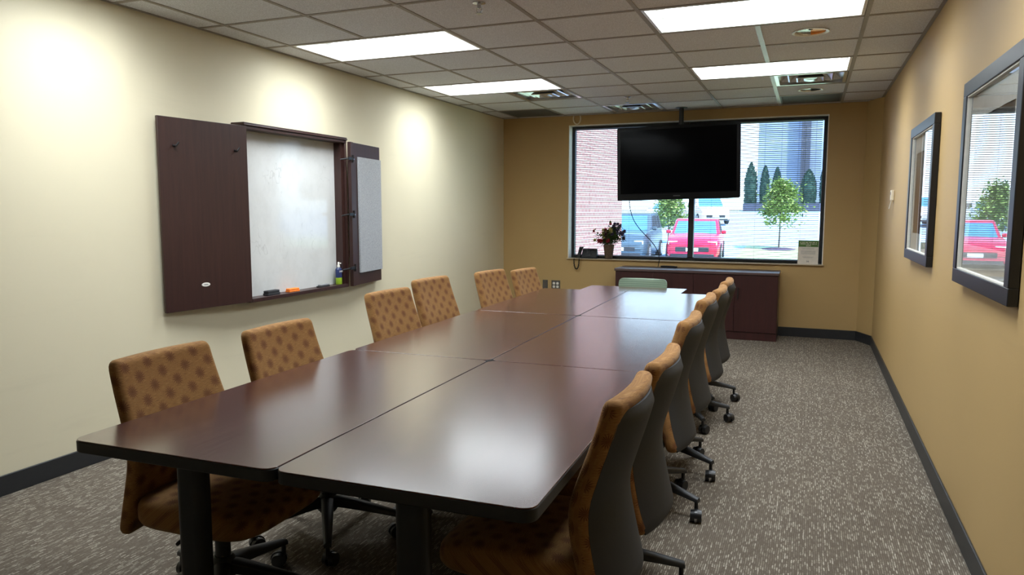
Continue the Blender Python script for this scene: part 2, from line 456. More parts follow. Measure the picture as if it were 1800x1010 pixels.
for c in range(-2, 6):
    for r in range(-9, 8):
        x0, x1, y0, y1 = cell(c, r)
        x0, x1, y0, y1 = max(x0, XL), min(x1, XR), max(y0, YF), min(y1, YB)
        if x1-x0 < .005 or y1-y0 < .005: continue
        if (c, r) in DOWN: ring_quad(w, x0, x1, y0, y1, H, (x0+x1)/2, (y0+y1)/2, .1); continue
        if (c, r) in holes: continue
        w.box(x0, x1, y0, y1, H, H+.015)
tag(w.build('ceiling', M['tile']), kind=S)
w = MB(); tz = H-.004; hw = .0125
for c in range(-1, 6):
    if c == 4: continue
    cuts = [YF] + sorted(v for cc, r in FIX if cc+1 == c for v in ((r-1)*T+.013, r*T-.013)) + [YB]
    for a, b in zip(cuts[::2], cuts[1::2]): w.box(c*T-hw, c*T+hw, a, b, tz, H+.0005)
for r in range(-9, 7): w.box(XL, XR, r*T-hw, r*T+hw, tz-.0004, H+.0005)
w.box(XL, XL+.022, YF, YB, tz, H); w.box(XR-.022, XR, YF, YB, tz, H); w.box(XL, XR, YB-.022, YB, tz, H)
w.cur = 1
for r0, r1 in ((-6, -4), (-3, -1), (0, 2), (3, 6.3)):
    w.box(4*T-.016, 4*T+.016, r0*T+.013, r1*T-.013, tz-.001, H)
# the cross tees run through the fixtures' openings only as their rims
g = w.build('ceiling_grid', [M['tbar'], M['tbar_light']]); tag(g, kind=S)
tag(B(XL-.15, XR+.15, YF-.15, YB+.22, H+.2, H+.3).build('ceiling_deck', M['hollow']), kind=S)

# ------------------------------------------------------------------ ceiling fixtures
def troffer(label):
    t = thing('fluorescent_ceiling_light', label, 'ceiling light', group='fluorescent troffers in the ceiling')
    L, W, D = 2*T-.03, T-.03, .125
    fr = MB()
    fr.box(-L/2, L/2, -W/2, -W/2+.018, -.003, D); fr.box(-L/2, L/2, W/2-.018, W/2, -.003, D)
    fr.box(-L/2, -L/2+.018, -W/2+.018, W/2-.018, -.003, D); fr.box(L/2-.018, L/2, -W/2+.018, W/2-.018, -.003, D)
    fr.box(-L/2, L/2, -W/2, W/2, D, D+.012)
    fr.build('housing', M['fixture'], t)
    fr = MB()
    for k in (-1, 1):
        n = 8; ys = [k*.006+k*(W/2-.03)*i/n for i in range(n+1)]
        pr = [(y, .1-.015*sin(pi*i/n)) for i, y in enumerate(ys)]
        fr.add([(-L/2+.07, y, z) for y, z in pr]+[(L/2-.07, y, z) for y, z in pr], [(i, i+1, n+2+i, n+1+i) for i in range(n)])
        fr.build('lens', M['lens'], t); fr = MB()
    B(-L/2+.03, L/2-.03, -.006, .006, .075, .11).build('divider', M['fixture'], t)
    for k in (-1, 1):
        a, b = sorted((k*(L/2-.07), k*(L/2-.018)))
        B(a, b, -W/2+.018, W/2-.018, .085, .11).build('end_plate', M['fixture'], t)
    return t
flabels = {(-1, 0): 'glowing fluorescent ceiling panel above the whiteboard, first over the cream wall side',
           (-1, 3): 'glowing fluorescent ceiling panel beside a curved vent, second over the cream wall side',
           (3, 0): 'large glowing fluorescent ceiling panel next to the amber downlight',
           (3, 3): 'glowing fluorescent ceiling panel bordering the curved vent near the window, tan wall side',
           (-1, -3): 'fluorescent ceiling panel above the camera end of the table, cream wall side',
           (3, -3): 'fluorescent ceiling panel above the camera end of the table, tan wall side',
           }
proto = None
for c, r in FIX:
    o = troffer(flabels[(c, r)]) if proto is None else copy_tree(proto)
    proto = proto or o
    o['label'] = flabels[(c, r)]
    o.location = ((c+1)*T, (r-.5)*T, H)

def diffuser(label):
    t = thing('ceiling_vent', label, 'air vent', group='curved air diffusers in the ceiling')
    h = T/2-.016
    fr = MB()
    fr.box(-h, h, -h, -h+.03, -.002, .05); fr.box(-h, h, h-.03, h, -.002, .05)
    fr.box(-h, -h+.03, -h+.03, h-.03, -.002, .05); fr.box(h-.03, h, -h+.03, h-.03, -.002, .05)
    fr.build('vent_frame', M['vent'], t)
    B(-h, h, -h, h, .1, .11).build('duct_back', M['hollow'], t)
    # nested square cones
    for k, (a, z0, b, z1) in enumerate(((.26, .03, .2, .085), (.185, .012, .12, .07), (.115, -.004, .06, .05))):
        fr = MB(); n = 4
        ring = lambda q, z: [(q*sx, q*sy, z) for sx, sy in ((-1, -1), (1, -1), (1, 1), (-1, 1))]
        fr.loft([ring(b, z1), ring(a, z0), ring(a-.012, z0-.004), ring(b-.014, z1-.004)], cap=False)
        fr.build('vent_cone', M['vent'], t, smooth=False)
    fr = MB()
    pr = [(i/8*.11-.055, .012*(1-(i/4-1)**2)) for i in range(9)]
    fr.add([(x, -.055, -.004-z) for x, z in pr]+[(x, .055, -.004-z) for x, z in pr]+[(x, -.055, .005) for x, z in pr]+[(x, .055, .005) for x, z in pr],
           [(i, i+1, 10+i, 9+i) for i in range(8)]+[(18+i, 19+i, 28+i, 27+i) for i in range(8)])
    fr.build('vent_core', M['vent'], t)
    return t
vl = {(0, 4): 'aluminium square ceiling vent touching the fluorescent panel on the cream wall side',
      (1, 6): 'aluminium square ceiling vent close to the window, beside a sprinkler',
      (4, 4): 'aluminium square ceiling vent next to the dark-centred downlight, tan wall side'}
proto = None
for c, r in VENTS:
    o = diffuser(vl[(c, r)]) if proto is None else copy_tree(proto)
    proto = proto or o; o['label'] = vl[(c, r)]
    o.location = ((c+.5)*T, (r-.5)*T, H)
gl = {(-1, 6): 'dark perforated return grille in the ceiling corner by the cream wall',
      (4, 6): 'dark perforated return grille in the ceiling above the window, beyond a downlight'}
def grille(label):
    t = thing('return_grille', label, 'air vent', group='dark return grilles in the ceiling'); h = T/2-.014
    fr = MB()
    for i in range(24):
        y = -h+.02+i*(2*h-.04)/23; fr.box(-h+.015, h-.015, y-.006, y+.004, .0, .006)
    fr.build('louvre', M['vent_dark'], t)
    fr = MB(); fr.box(-h, h, -h, -h+.016, -.003, .02); fr.box(-h, h, h-.016, h, -.003, .02)
    fr.box(-h, -h+.016, -h, h, -.003, .02); fr.box(h-.016, h, -h, h, -.003, .02)
    fr.build('grille_frame', M['vent_dark'], t)
    B(-h, h, -h, h, .02, .03).build('duct_back', M['vent_dark'], t)
    return t
proto = None
for c, r in GRILLES:
    o = grille(gl[(c, r)]) if proto is None else copy_tree(proto)
    proto = proto or o; o['label'] = gl[(c, r)]; o.location = ((c+.5)*T, (r-.5)*T, H)
def downlight(label, mirror):
    t = thing('recessed_downlight', label, 'ceiling light')
    MB().loft([[(r*cos(2*pi*i/32), r*sin(2*pi*i/32), z) for i in range(32)] for r, z in ((.098, .0), (.112, -.002), (.112, -.006), (.094, -.004), (.09, .0))], cap=False).build('trim_ring', M['white'], t)
    n = 32
    for nm, m, a0, a1 in (('reflector', mirror, -90, 90), ('reflector', M['silver'], 90, 270)):
        fr = MB(); k = 14
        rings = []
        for r, z in ((.092, -.002), (.088, .006), (.06, .011), (.012, .013)):
            rings.append([(r*cos(radians(a0+(a1-a0)*i/k)), r*sin(radians(a0+(a1-a0)*i/k)), z) for i in range(k+1)])
        fr.loft(rings, closed=False); fr.build(nm, m, t)
    MB().lathe([(.0, .012), (.014, .012), (.014, .03), (.0, .03)]).build('lamp_socket', M['hollow'], t)
    return t
o = downlight('round recessed downlight with an amber half reflector, beside the large lit panel', M['gold']); o.location = (4.5*T, .5*T, H)
o = downlight('round recessed downlight with a black half reflector, between vent and grille', M['hollow']); o.location = (4.5*T, 4.5*T, H)
def sprinkler(label, x, y):
    t = thing('ceiling_sprinkler', label, 'sprinkler', (x, y, H), group='sprinkler heads')
    MB().lathe([(.0, 0), (.036, 0), (.036, -.004), (.012, -.008), (.01, -.03), (.006, -.032)]).build('escutcheon', M['chrome'], t)
    fr = MB(); fr.tube([(-.012, 0, -.028), (-.016, 0, -.045), (0, 0, -.058), (.016, 0, -.045), (.012, 0, -.028)], .003, 6)
    fr.build('yoke', M['chrome'], t)
    MB().lathe([(.0, -.057), (.02, -.057), (.02, -.06), (.0, -.06)], n=16).build('deflector', M['chrome'], t)
sprinkler('small chrome sprinkler head on the ceiling beside the window-end vent', 1.034, 2.54)
sprinkler('small chrome sprinkler head at the top edge of the view, over the table', 1.054, -1.08)
w = MB().tube([(.135+.045*cos(a), YB-.012, 2.50+.05*sin(a)*1.3-.01) for a in [radians(x) for x in range(150, 391, 15)]], .008, 8)
tag(w.build('hanging_cable', M['ivory']), 'short white cable loop hanging at the ceiling above the window corner', 'cable')

# ------------------------------------------------------------------ window, blinds
FY = YB+.125
win = thing('window_1', None, None); tag(win, kind=S)
w = MB(); fw = .045
w.box(WX0, WX0+fw, FY, FY+.06, WZ0, WZ1); w.box(WX1-fw, WX1, FY, FY+.06, WZ0, WZ1)
w.box(WX0+fw, WX1-fw, FY, FY+.06, WZ0, WZ0+fw); w.box(WX0+fw, WX1-fw, FY, FY+.06, WZ1-fw, WZ1)
w.box(1.468, 1.53, FY-.03, FY+.06, WZ0+fw, WZ1-fw)
w.build('window_frame', M['winframe'], win, bevel=.002)
for a, b in ((WX0+fw, 1.468), (1.53, WX1-fw)):
    MB().add([(a, FY+.04, WZ0+fw), (b, FY+.04, WZ0+fw), (b, FY+.04, WZ1-fw), (a, FY+.04, WZ1-fw)], [(0, 1, 2, 3)]).build('glass_pane', M['glass'], win)
def blind(x0, x1, label):
    cx = (x0+x1)/2; hwid = (x1-x0)/2
    y = YB+.105
    t = thing('venetian_blind', label, 'blind', (cx, y, WZ0+.009), group='mini blinds in the window')
    top = WZ1-WZ0-.02
    B(-hwid, hwid, -.014, .014, top-.03, top).build('headrail', M['winframe'], t, bevel=.002)
    B(-hwid, hwid, -.011, .011, .012, .03).build('bottom_rail', M['winframe'], t, bevel=.002)
    w = MB(); sp = .0225; z = .048
    while z < top-.038:
        sec = [(-.0125, -.0012), (-.006, .0006), (0, .0013), (.006, .0006), (.0125, -.0012)]
        n = len(sec)
        vs = [(sx*(hwid-.004), yy, z+zz-yy*.21) for sx in (-1, 1) for yy, zz in sec]+[(sx*(hwid-.004), yy, z+zz-.0006-yy*.21) for sx in (-1, 1) for yy, zz in sec]
        fs = [(i, i+1, n+i+1, n+i) for i in range(n-1)]+[(2*n+i, 3*n+i, 3*n+i+1, 2*n+i+1) for i in range(n-1)]
        fs += [(0, n, 3*n, 2*n), (n-1, 3*n-1, 4*n-1, 2*n-1)]
        w.add(vs, fs); z += sp
    w.build('slats', M['slat'], t)
    for k in (-.72, 0, .72):
        MB().cyl((k*hwid, -.0135, .02), (k*hwid, -.0135, top-.02), .0011, n=6).build('ladder_cord', M['nylon'], t)
    return t
blind(WX0+.052, 1.458, 'grey mini blind with open slats in the window half by the telephone')
bl = blind(1.54, WX1-.055, 'grey mini blind with open slats in the window half by the green sign')
w = MB().cyl((.5, -.02, 1.5), (.5, -.02, .55), .002, n=6); w.cyl((.5, -.02, .55), (.5, -.02, .51), .006, .004, 8)
w.build('pull_cord', M['nylon'], bl)

# ------------------------------------------------------------------ conference tables
def table_obj(label, group, W=.706, L=1.4665, Z=.737, two=True, leg_in=.1):
    """origin: floor below the near-left corner; x to the right, y away"""
    t = thing('conference_table', label, 'table', group=group)
    th = .032; r = .035
    MB().prism(rrect(.0015, W-.0015, .0015, L-.0015, r), Z-.004, Z).build('tabletop', M['table'], t, bevel=.0012, angle=30)
    MB().prism(rrect(0, W, 0, L, r+.001), Z-th-.004, Z-.0035).build('edge_band', M['black'], t, bevel=.003, angle=30)
    fr = MB()
    fr.box(W/2-.03, W/2+.03, leg_in-.02, L-leg_in+.02, Z-th-.03, Z-th-.004)
    for y in (leg_in, L-.075): fr.box(.1, W-.1, y-.025, y+.025, Z-th-.028, Z-th-.004)
    fr.build('support_frame', M['blackmetal'], t, bevel=.003)
    for y, lw, fl in ((leg_in, .045, .15), (L-.075, .034, .09)):
        lg = MB().prism(rrect(W/2-lw, W/2+lw, y-.03, y+.03, .025), .045, Z-th-.028).build('leg', M['blackmetal'], t)
        ft = MB(); n = 10
        rings = []
        for i in range(n+1):
            u = -1+2*i/n; x = W/2+u*fl; zt = .05-.02*abs(u)
            rings.append([(x, y-.03, .012), (x, y+.03, .012), (x, y+.03, zt-.006), (x, y+.022, zt), (x, y-.022, zt), (x, y-.03, zt-.006)])
        ft.loft(rings)
        for u in (-.8, .8): ft.cyl((W/2+u*fl, y, 0), (W/2+u*fl, y, .014), .018, n=12)
        ft.build('foot', M['blackmetal'], lg)
    return t
TG = 'mahogany tables pushed together into one long table'
ang = radians(1.55)
def tpos(x, y): return x, y
rows = [(.832, -3.443), (.793, -1.974), (.756, -.5)]
tl = [('mahogany folding table at the camera end, whiteboard side', 'mahogany folding table at the camera end, tan wall side, with glare spot'),
      ('middle mahogany folding table on the whiteboard side', 'middle mahogany folding table on the tan wall side'),
      ('mahogany folding table at the window end, whiteboard side', 'mahogany folding table at the window end, tan wall side, reflecting the window')]
proto = None
for (x, y), (la, lb) in zip(rows, tl):
    for k, lb_ in enumerate((la, lb)):
        o = table_obj(lb_, TG) if proto is None else copy_tree(proto)
        proto = proto or o; o['label'] = lb_
        d = k*.7095
        o.location = (x+d*cos(ang), y+d*sin(ang), 0); o.rotation_euler.z = ang
et = thing('end_table', 'small dark table at the window end, in front of the credenza', 'table', (1.005, 1.045, 0), radians(.5))
W_, L_ = .84, .39
MB().prism(rrect(0, W_, 0, L_, .012), .705, .728).build('tabletop', M['table'], et, bevel=.002)
B(.06, W_-.06, .05, L_-.05, .66, .704).build('apron', M['blackmetal'], et)
for x in (.08, W_-.08):
    for y in (.07, L_-.07): MB().cyl((x, y, 0), (x, y, .662), .018, n=14).build('leg', M['blackmetal'], et)

# ------------------------------------------------------------------ swivel chairs
def interp(tab, z):
    for (a, b) in zip(tab, tab[1:]):
        if a[0] <= z <= b[0]:
            f = (z-a[0])/(b[0]-a[0]); f = f*f*(3-2*f)*.35+f*.65
            return [p+(q-p)*f for p, q in zip(a[1:], b[1:])]
    return list(tab[-1][1:]) if z > tab[-1][0] else list(tab[0][1:])
PROF = [(.325, -.252, .050, .232), (.40, -.232, .055, .236), (.48, -.214, .058, .236), (.56, -.200, .060, .232), (.62, -.202, .060, .229),
        (.70, -.226, .058, .224), (.78, -.252, .056, .219), (.85, -.272, .054, .215), (.905, -.284, .052, .212)]
def smooth_prof(z):
    acc = [0, 0, 0]
    for d in (-.03, -.015, 0, .015, .03):
        v = interp(PROF, min(max(z+d, .325), .905)); acc = [a+b/5 for a, b in zip(acc, v)]
    return acc
def curve_fwd(u): return .022*u*u
def cushion_ring(z, shrink_t=1.0, shrink_w=1.0, fwd=0.0):
    xr, t, hw = smooth_prof(z); hw *= shrink_w
    t2 = t*shrink_t; x0 = xr+(t-t2)*.5+fwd; x1 = x0+t2
    pts, uv = [], []
    sec = rrect(-hw, hw, x0, x1, min(.024, t2*.42), 5)   # (lateral, forward)
    acc = 0; prev = None
    # refine the long front/back edges for the horizontal curve
    full = []
    for i, p in enumerate(sec):
        q = sec[(i+1) % len(sec)]; full.append(p)
        if abs(q[0]-p[0]) > .1:
            for k in range(1, 8): full.append((p[0]+(q[0]-p[0])*k/8, p[1]+(q[1]-p[1])*k/8))
    for lat, f in full:
        u = lat/hw
        # puffed front face
        puff = .006*(1-u*u) if f > (x0+x1)/2 else 0
        x = f+curve_fwd(u)+puff
        if prev is not None: acc += hypot(lat-prev[0], f-prev[1])
        prev = (lat, f)
        pts.append((x, lat, z)); uv.append((acc, z))
    return pts, uv
def make_chair(label, group):
    t = thing('swivel_chair', label, 'chair', group=group)
    # backrest cushion
    rings, uvs = [], []
    lv = [(.325, .45, .93), (.330, .78, .97), (.340, .96, .992), (.352, 1, 1)]+[(.352+(.872-.352)*i/24, 1, 1) for i in range(1, 25)]
    lv += [(.884, 1.0, .995), (.893, .93, .98), (.899, .8, .962), (.9035, .58, .94), (.9055, .3, .915)]
    for z, st, sw in lv:
        p, u = cushion_ring(min(z, .905), st, sw); p = [(x, y, z) for x, y, _ in p]; rings.append(p); uvs.append(u)
    MB().loft(rings, uvs=uvs).build('backrest', M['fabric'], t, angle=75)
    # rear cover
    rings = []; n = 14
    zs = [.328, .334, .345]+[.345+(.845-.345)*i/20 for i in range(1, 21)]+[.862, .870, .874]
    for z in zs:
        xr, tt, hw = smooth_prof(z); hw -= .014
        e = 1.0
        if z < .345: e = .55+.45*(z-.328)/.017
        if z > .845: e = max(.25, 1-(z-.845)/.029*.75)
        hw2 = hw*(.94+.06*min(1, e))
        rear = []; fr = []
        for i in range(n+1):
            u = -1+2*i/n; lat = u*hw2
            b = (.001+.026*(1-abs(u)**2.2))*e
            rear.append((xr+curve_fwd(u)-b, lat, z))
            fr.append((xr+curve_fwd(u)+.012, lat, z))
        rings.append(rear+fr[::-1])
    MB().loft(rings).build('back_cover', M['shell'], t, angle=60)
    # seat
    rings, uvs = [], []; n = 40
    def seat_ring(z, k, drop=0):
        p, q = [], []
        for i in range(n):
            a = 2*pi*i/n; ca, sa = cos(a), sin(a)
            ex = .42
            x = .055+.243*k*(abs(ca)**ex)*(1 if ca >= 0 else -1); y = .243*k*(abs(sa)**ex)*(1 if sa >= 0 else -1)
            zz = z-drop*max(0, x/.29)**3
            p.append((x, y, zz)); q.append((y, x-1.2*zz))
        return p, q
    for z, k, d in ((.365, .9, 0), (.37, .965, 0), (.385, .995, .005), (.41, 1, .012), (.435, .99, .02), (.449, .96, .026), (.456, .9, .028), (.460, .75, .024), (.462, .45, .006), (.462, .1, 0)):
        p, q = seat_ring(z, k, d); rings.append(p); uvs.append(q)
    MB().loft(rings, uvs=uvs).build('seat', M['fabric'], t, angle=75)
    rings = []
    for z, k in ((.352, .7), (.356, .86), (.366, .905)): rings.append(seat_ring(z, k)[0])
    MB().loft(rings).build('seat_pan', M['nylon'], t)
    fr = MB().box(-.1, .1, -.07, .07, .315, .353)
    fr.loft([[(-.09, -.03, .318), (-.09, .03, .318), (-.09, .03, .345), (-.09, -.03, .345)], [(-.2, -.03, .33), (-.2, .03, .33), (-.2, .03, .352), (-.2, -.03, .352)], [(-.226, -.03, .40), (-.226, .03, .40), (-.206, .03, .40), (-.206, -.03, .40)]])
    fr.tube([(.02, -.07, .335), (.02, -.2, .335), (.02, -.225, .328)], .006, 8)
    fr.build('tilt_mechanism', M['nylon'], t, bevel=.004)
    fr = MB().cyl((0, 0, .115), (0, 0, .28), .026, n=20); fr.cyl((0, 0, .28), (0, 0, .345), .0145, n=16)
    fr.build('gas_column', M['nylon'], t)
    MB().lathe([(.0, .105), (.034, .105), (.046, .12), (.046, .165), (.036, .185), (.03, .19), (0, .19)]).build('hub', M['nylon'], t)
    for k in range(5):
        a = 2*pi*k/5; R = .315
        lg = thing_part = None
        rings = []
        for i in range(9):
            f = i/8; x = .03+(R+.012-.03)*f; zt = .178-.072*f**1.15; hh = .046-.026*f; ww = .027-.012*f
            rings.append([(x, -ww, zt-hh), (x, ww, zt-hh), (x, ww, zt-.008), (x, ww*.55, zt), (x, -ww*.55, zt), (x, -ww, zt-.008)])
        lg = MB().loft(rings).build('base_leg', M['nylon'], t, rotz=a, angle=50, bevel=.002)
        c = MB(); sw = [.5, -1.1, 2.0, .2, -.6][k]
        q = Matrix.Translation((R, 0, 0)) @ Matrix.Rotation(sw, 4, 'Z')
        for s_ in (-1, 1):
            c.cyl(q @ Vector((-.018, s_*.006, .029)), q @ Vector((-.018, s_*.025, .029)), .029, .026, 20)
        hood = []
        for i in range(9):
            an = radians(20+i*20); hood.append([q @ Vector((-.018+.033*cos(an), y, .029+.033*sin(an))) for y in (-.006, .006)]+[q @ Vector((-.018+.012*cos(an), y, .029+.012*sin(an))) for y in (.006, -.006)])
        c.loft(hood)
        c.cyl(q @ Vector((0, 0, .045)), q @ Vector((0, 0, .092)), .009, n=10)
        c.build('caster', M['rubber'], lg, angle=50)
    return t
CGL = 'patterned swivel chairs around the long table'
SHIFT = {'seat', 'seat_pan', 'backrest', 'back_cover', 'tilt_mechanism'}
chairs = [  # hub x, y, facing yaw, top height, base turn, label
    (.918, -2.965, 2, .905, 16, 'tan burst-patterned swivel chair, first on the whiteboard side from the camera end'),
    (.905, -2.345, 0, .905, 18, 'tan burst-patterned swivel chair, second on the whiteboard side from the camera end'),
    (.752, -1.215, -3, .93, 21, 'tan burst-patterned swivel chair, third on the whiteboard side from the camera end'),
    (.708, -.615, -3, .95, 21, 'tan burst-patterned swivel chair, fourth on the whiteboard side from the camera end'),
    (.738, .275, -6, .93, 24, 'tan burst-patterned swivel chair, fifth on the whiteboard side, second from the window'),
    (.738, 1.0, -6, .89, 24, 'tan burst-patterned swivel chair, last on the whiteboard side, by the wall outlets'),
    (2.098, -2.85, 180, .905, 54, 'swivel chair with charcoal back cover, first on the tan wall side from the camera end'),
    (2.1, -2.336, 180, .905, 54, 'swivel chair with charcoal back cover, second on the tan wall side from the camera end'),
    (2.065, -1.505, 180, .92, 18, 'swivel chair with charcoal back cover, third on the tan wall side from the camera end'),
    (2.066, -.955, 180, .95, 16, 'swivel chair with charcoal back cover, fourth on the tan wall side from the camera end'),
    (2.032, -.025, 180, .905, 54, 'swivel chair with charcoal back cover, fifth on the tan wall side, next to last'),
    (2.02, .535, 180, .905, 54, 'swivel chair with charcoal back cover, last on the tan wall side, nearest the credenza')]
proto = make_chair(chairs[0][5], CGL)
for i, (x, y, yaw, zt, bt, lab) in enumerate(chairs):
    o = proto if i == 0 else copy_tree(proto)
    o['label'] = lab; o.location = (x, y, 0); o.rotation_euler.z = radians(yaw)
    k = 0
    for ch in o.children:
        nm = ch.name.split('.')[0]
        ch.location.z = (zt-.905) if nm in SHIFT else 0
        if nm == 'base_leg': ch.rotation_euler.z = radians(bt)+2*pi*k/5; k += 1

# sage green side chair at the far end
gc = thing('side_chair', 'sage green perforated plastic chair tucked under the small end table', 'chair', (1.44, 1.36, 0), radians(-1))
rings, uvs = [], []
for z, hw, th in ((.50, .17, .006), (.505, .19, .010), (.56, .205, .012), (.68, .212, .012), (.745, .214, .012), (.772, .210, .012), (.786, .202, .011), (.793, .190, .008), (.796, .175, .004)):
    yb = .115+(z-.5)*.16; n = 16
    f = [(-hw+2*hw*i/n, yb-th-.03*((-1+2*i/n)**2)+.03, z) for i in range(n+1)]; b = [(-hw+2*hw*i/n, yb+th-.03*((-1+2*i/n)**2)+.03, z) for i in range(n+1)]
    rings.append(f+b[::-1]); uvs.append([(p[0], z) for p in f]+[(p[0], z) for p in b[::-1]])
MB().loft(rings, uvs=uvs).build('backrest', M['sage'], gc, angle=60)
MB().prism(rrect(-.21, .21, -.3, .1, .06), .425, .445).build('seat', M['sage_plain'], gc, bevel=.006)
for sx in (-1, 1):
    MB().tube([(sx*.19, .17, 0), (sx*.185, .11, .43), (sx*.18, .142, .60)], .011, 10).build('rear_leg', M['chrome'], gc)
    MB().tube([(sx*.19, -.28, 0), (sx*.18, -.25, .428)], .011, 10).build('front_leg', M['chrome'], gc)

# ------------------------------------------------------------------ credenza and what stands on it
cz = .735
cr = thing('credenza', 'long dark mahogany credenza under the window', 'cabinet', (.745, 3.305, 0))
CW, CD = 1.76, .445
MB().prism(rrect(-.008, CW+.008, -.012, CD, .006), cz-.028, cz).build('top_panel', M['cred_top'], cr, bevel=.003)
w = MB().box(0, .02, .02, CD-.002, 0, cz-.028); w.box(CW-.02, CW, .02, CD-.002, 0, cz-.028); w.box(.02, CW-.02, CD-.015, CD-.002, .02, cz-.028); w.box(.02, CW-.02, .03, CD-.015, .08, .1)
w.box(CW/2-.01, CW/2+.01, .03, CD-.015, .1, cz-.028)
w.build('carcass', M['cred'], cr)
B(.0, CW, .012, .03, 0, .085).build('plinth', M['cred'], cr)
dw = (CW-.006)/4
for k in range(4):
    x0 = .003+k*dw+.0015; x1 = .003+(k+1)*dw-.0015
    d = B(x0, x1, 0, .019, .09, cz-.032).build('door', M['cred'], cr, bevel=.0015)
    hx = x1-.035 if k % 2 == 0 else x0+.035
    w = MB().box(hx-.006, hx+.006, -.022, -.012, .44, .57); w.box(hx-.005, hx+.005, -.013, .001, .45, .462); w.box(hx-.005, hx+.005, -.013, .001, .548, .56)
    w.build('handle', M['blackmetal'], d, bevel=.002)
rc = thing('remote_control', 'black remote control lying on the credenza top', 'remote', (1.3, 3.62, cz), radians(-8))
MB().prism(rrect(-.095, .095, -.024, .024, .012), 0, .02).build('case', M['phone'], rc, bevel=.004)
w = MB()
for i in range(8):
    for j in range(3): w.prism(rrect(-.075+i*.018, -.064+i*.018, -.016+j*.012, -.008+j*.012, .003, 2), .0195, .022)
w.build('buttons', M['phone_key'], rc)

# ------------------------------------------------------------------ television on its ceiling pole
TVX, TVY = 1.41, 3.40
tv = thing('television', 'large black flat-screen television hanging in front of the window', 'television', (TVX, TVY, 1.515)); tv.rotation_euler.y = -radians(1.3)
tw, thh = .672, .815
body = MB(); body.prism(rrect(-tw, tw, 0, thh, .02), 0, .045)
mrot = Matrix.Translation((0, .03, 0)) @ Matrix.Rotation(radians(90), 4, 'X')
body.v = [mrot @ v for v in body.v]
body.box(-.45, .45, .03, .075, .12, .7)
body.build('cabinet_body', M['tv_body'], tv, bevel=.006)
w = MB(); b_ = .038
w.box(-tw+b_, tw-b_, -.017, -.0155, .075, thh-b_); w.build('screen', M['tv_screen'], tv)
w = MB(); w.box(-tw+.004, tw-.004, -.024, -.012, .004, .058); w.build('speaker_bar', M['tv_body'], tv, bevel=.004)
w = MB(); x = -.036
for k in range(8):
    w.box(x, x+.006, -.0252, -.0238, .036, .045)
    if k % 2 == 0: w.box(x, x+.0065, -.0252, -.0238, .0435, .0455)
    else: w.box(x, x+.0065, -.0252, -.0238, .036, .038)
    x += .0095
w.build('badge', M['letter'], tv)
pm = thing('ceiling_mount', 'black steel pole holding the television from the ceiling', 'tv mount', (TVX+.005, 3.525, 2.0))
MB().cyl((0, 0, .05), (0, 0, H-2.0-.012), .026, n=20).build('pole', M['blackmetal'], pm)
MB().lathe([(0, H-2.012), (.03, H-2.012), (.065, H-2.006), (.065, H-2.0025), (0, H-2.0025)]).build('ceiling_plate', M['blackmetal'], pm)
B(-.2, .2, -.048, -.02, -.2, .2).build('bracket', M['blackmetal'], pm, bevel=.004)
# power/video cable from the set down to the credenza
def bez(p, n=24):
    out = []
    for i in range(n+1):
        t = i/n; a = [Vector(q) for q in p]
        while len(a) > 1: a = [u.lerp(v, t) for u, v in zip(a, a[1:])]
        out.append(a[0])
    return out
w = MB().tube(bez([(.86, 3.46, 1.5), (.87, 3.5, 1.2), (1.0, 3.52, 1.12), (1.2, 3.55, 1.04), (1.22, 3.6, .86), (1.175, 3.6, cz+.006)]), .0045, 8)
tag(w.build('video_cable', M['phone']), 'thin black cable drooping from the television to the credenza', 'cable')

# ------------------------------------------------------------------ things on the sill
SZ = WZ0+.0068
ph = thing('desk_phone', 'black desk telephone with hanging curly cord on the window sill', 'telephone', (.265, YB+.035, SZ), radians(4))
w = MB(); w.loft([[(-.06, -.05, 0), (.13, -.05, 0), (.13, .04, 0), (-.06, .04, 0)], [(-.06, -.05, .015), (.13, -.05, .015), (.13, .045, .03), (-.06, .045, .03)], [(-.055, .012, .112), (.125, .012, .112), (.125, .034, .116), (-.055, .034, .116)]])
w.build('phone_body', M['phone'], ph, bevel=.004)
w = MB()
for i in range(4):
    for j in range(3):
        x = .0+j*.024; z = .03+i*.018; y = -.05+.062*(z-.015)/.097
        w.box(x, x+.017, y-.003, y+.004, z, z+.011)
w.build('keypad', M['phone_key'], ph)
w = MB(); w.box(.01, .09, .004, .016, .098, .109); w.build('display', M['tv_screen'], ph)
rr = []
for i in range(11):
    f = i/10; z = .012+.125*f; y = -.062+.07*f-.018*sin(pi*f); wd = .021+.006*(abs(2*f-1)**3); dp = .011+.012*(abs(2*f-1)**4)
    x = -.088+.02*f
    rr.append([(x-wd, y-dp, z), (x+wd, y-dp, z), (x+wd, y+dp, z), (x-wd, y+dp, z)])
MB().loft(rr).build('handset', M['phone'], ph, bevel=.005)
pts = []
for i in range(121):
    f = i/120; a = pi*f
    base = Vector((-.125+.032*-cos(a)+.012, -.075, -.005-.125*sin(a)**.8 if sin(a) > 0 else -.005))
    pts.append(base+Vector((.0045*cos(i*1.9), .0045*sin(i*1.9), 0)))
MB().tube(pts, .005, 6).build('curly_cord', M['phone'], ph)

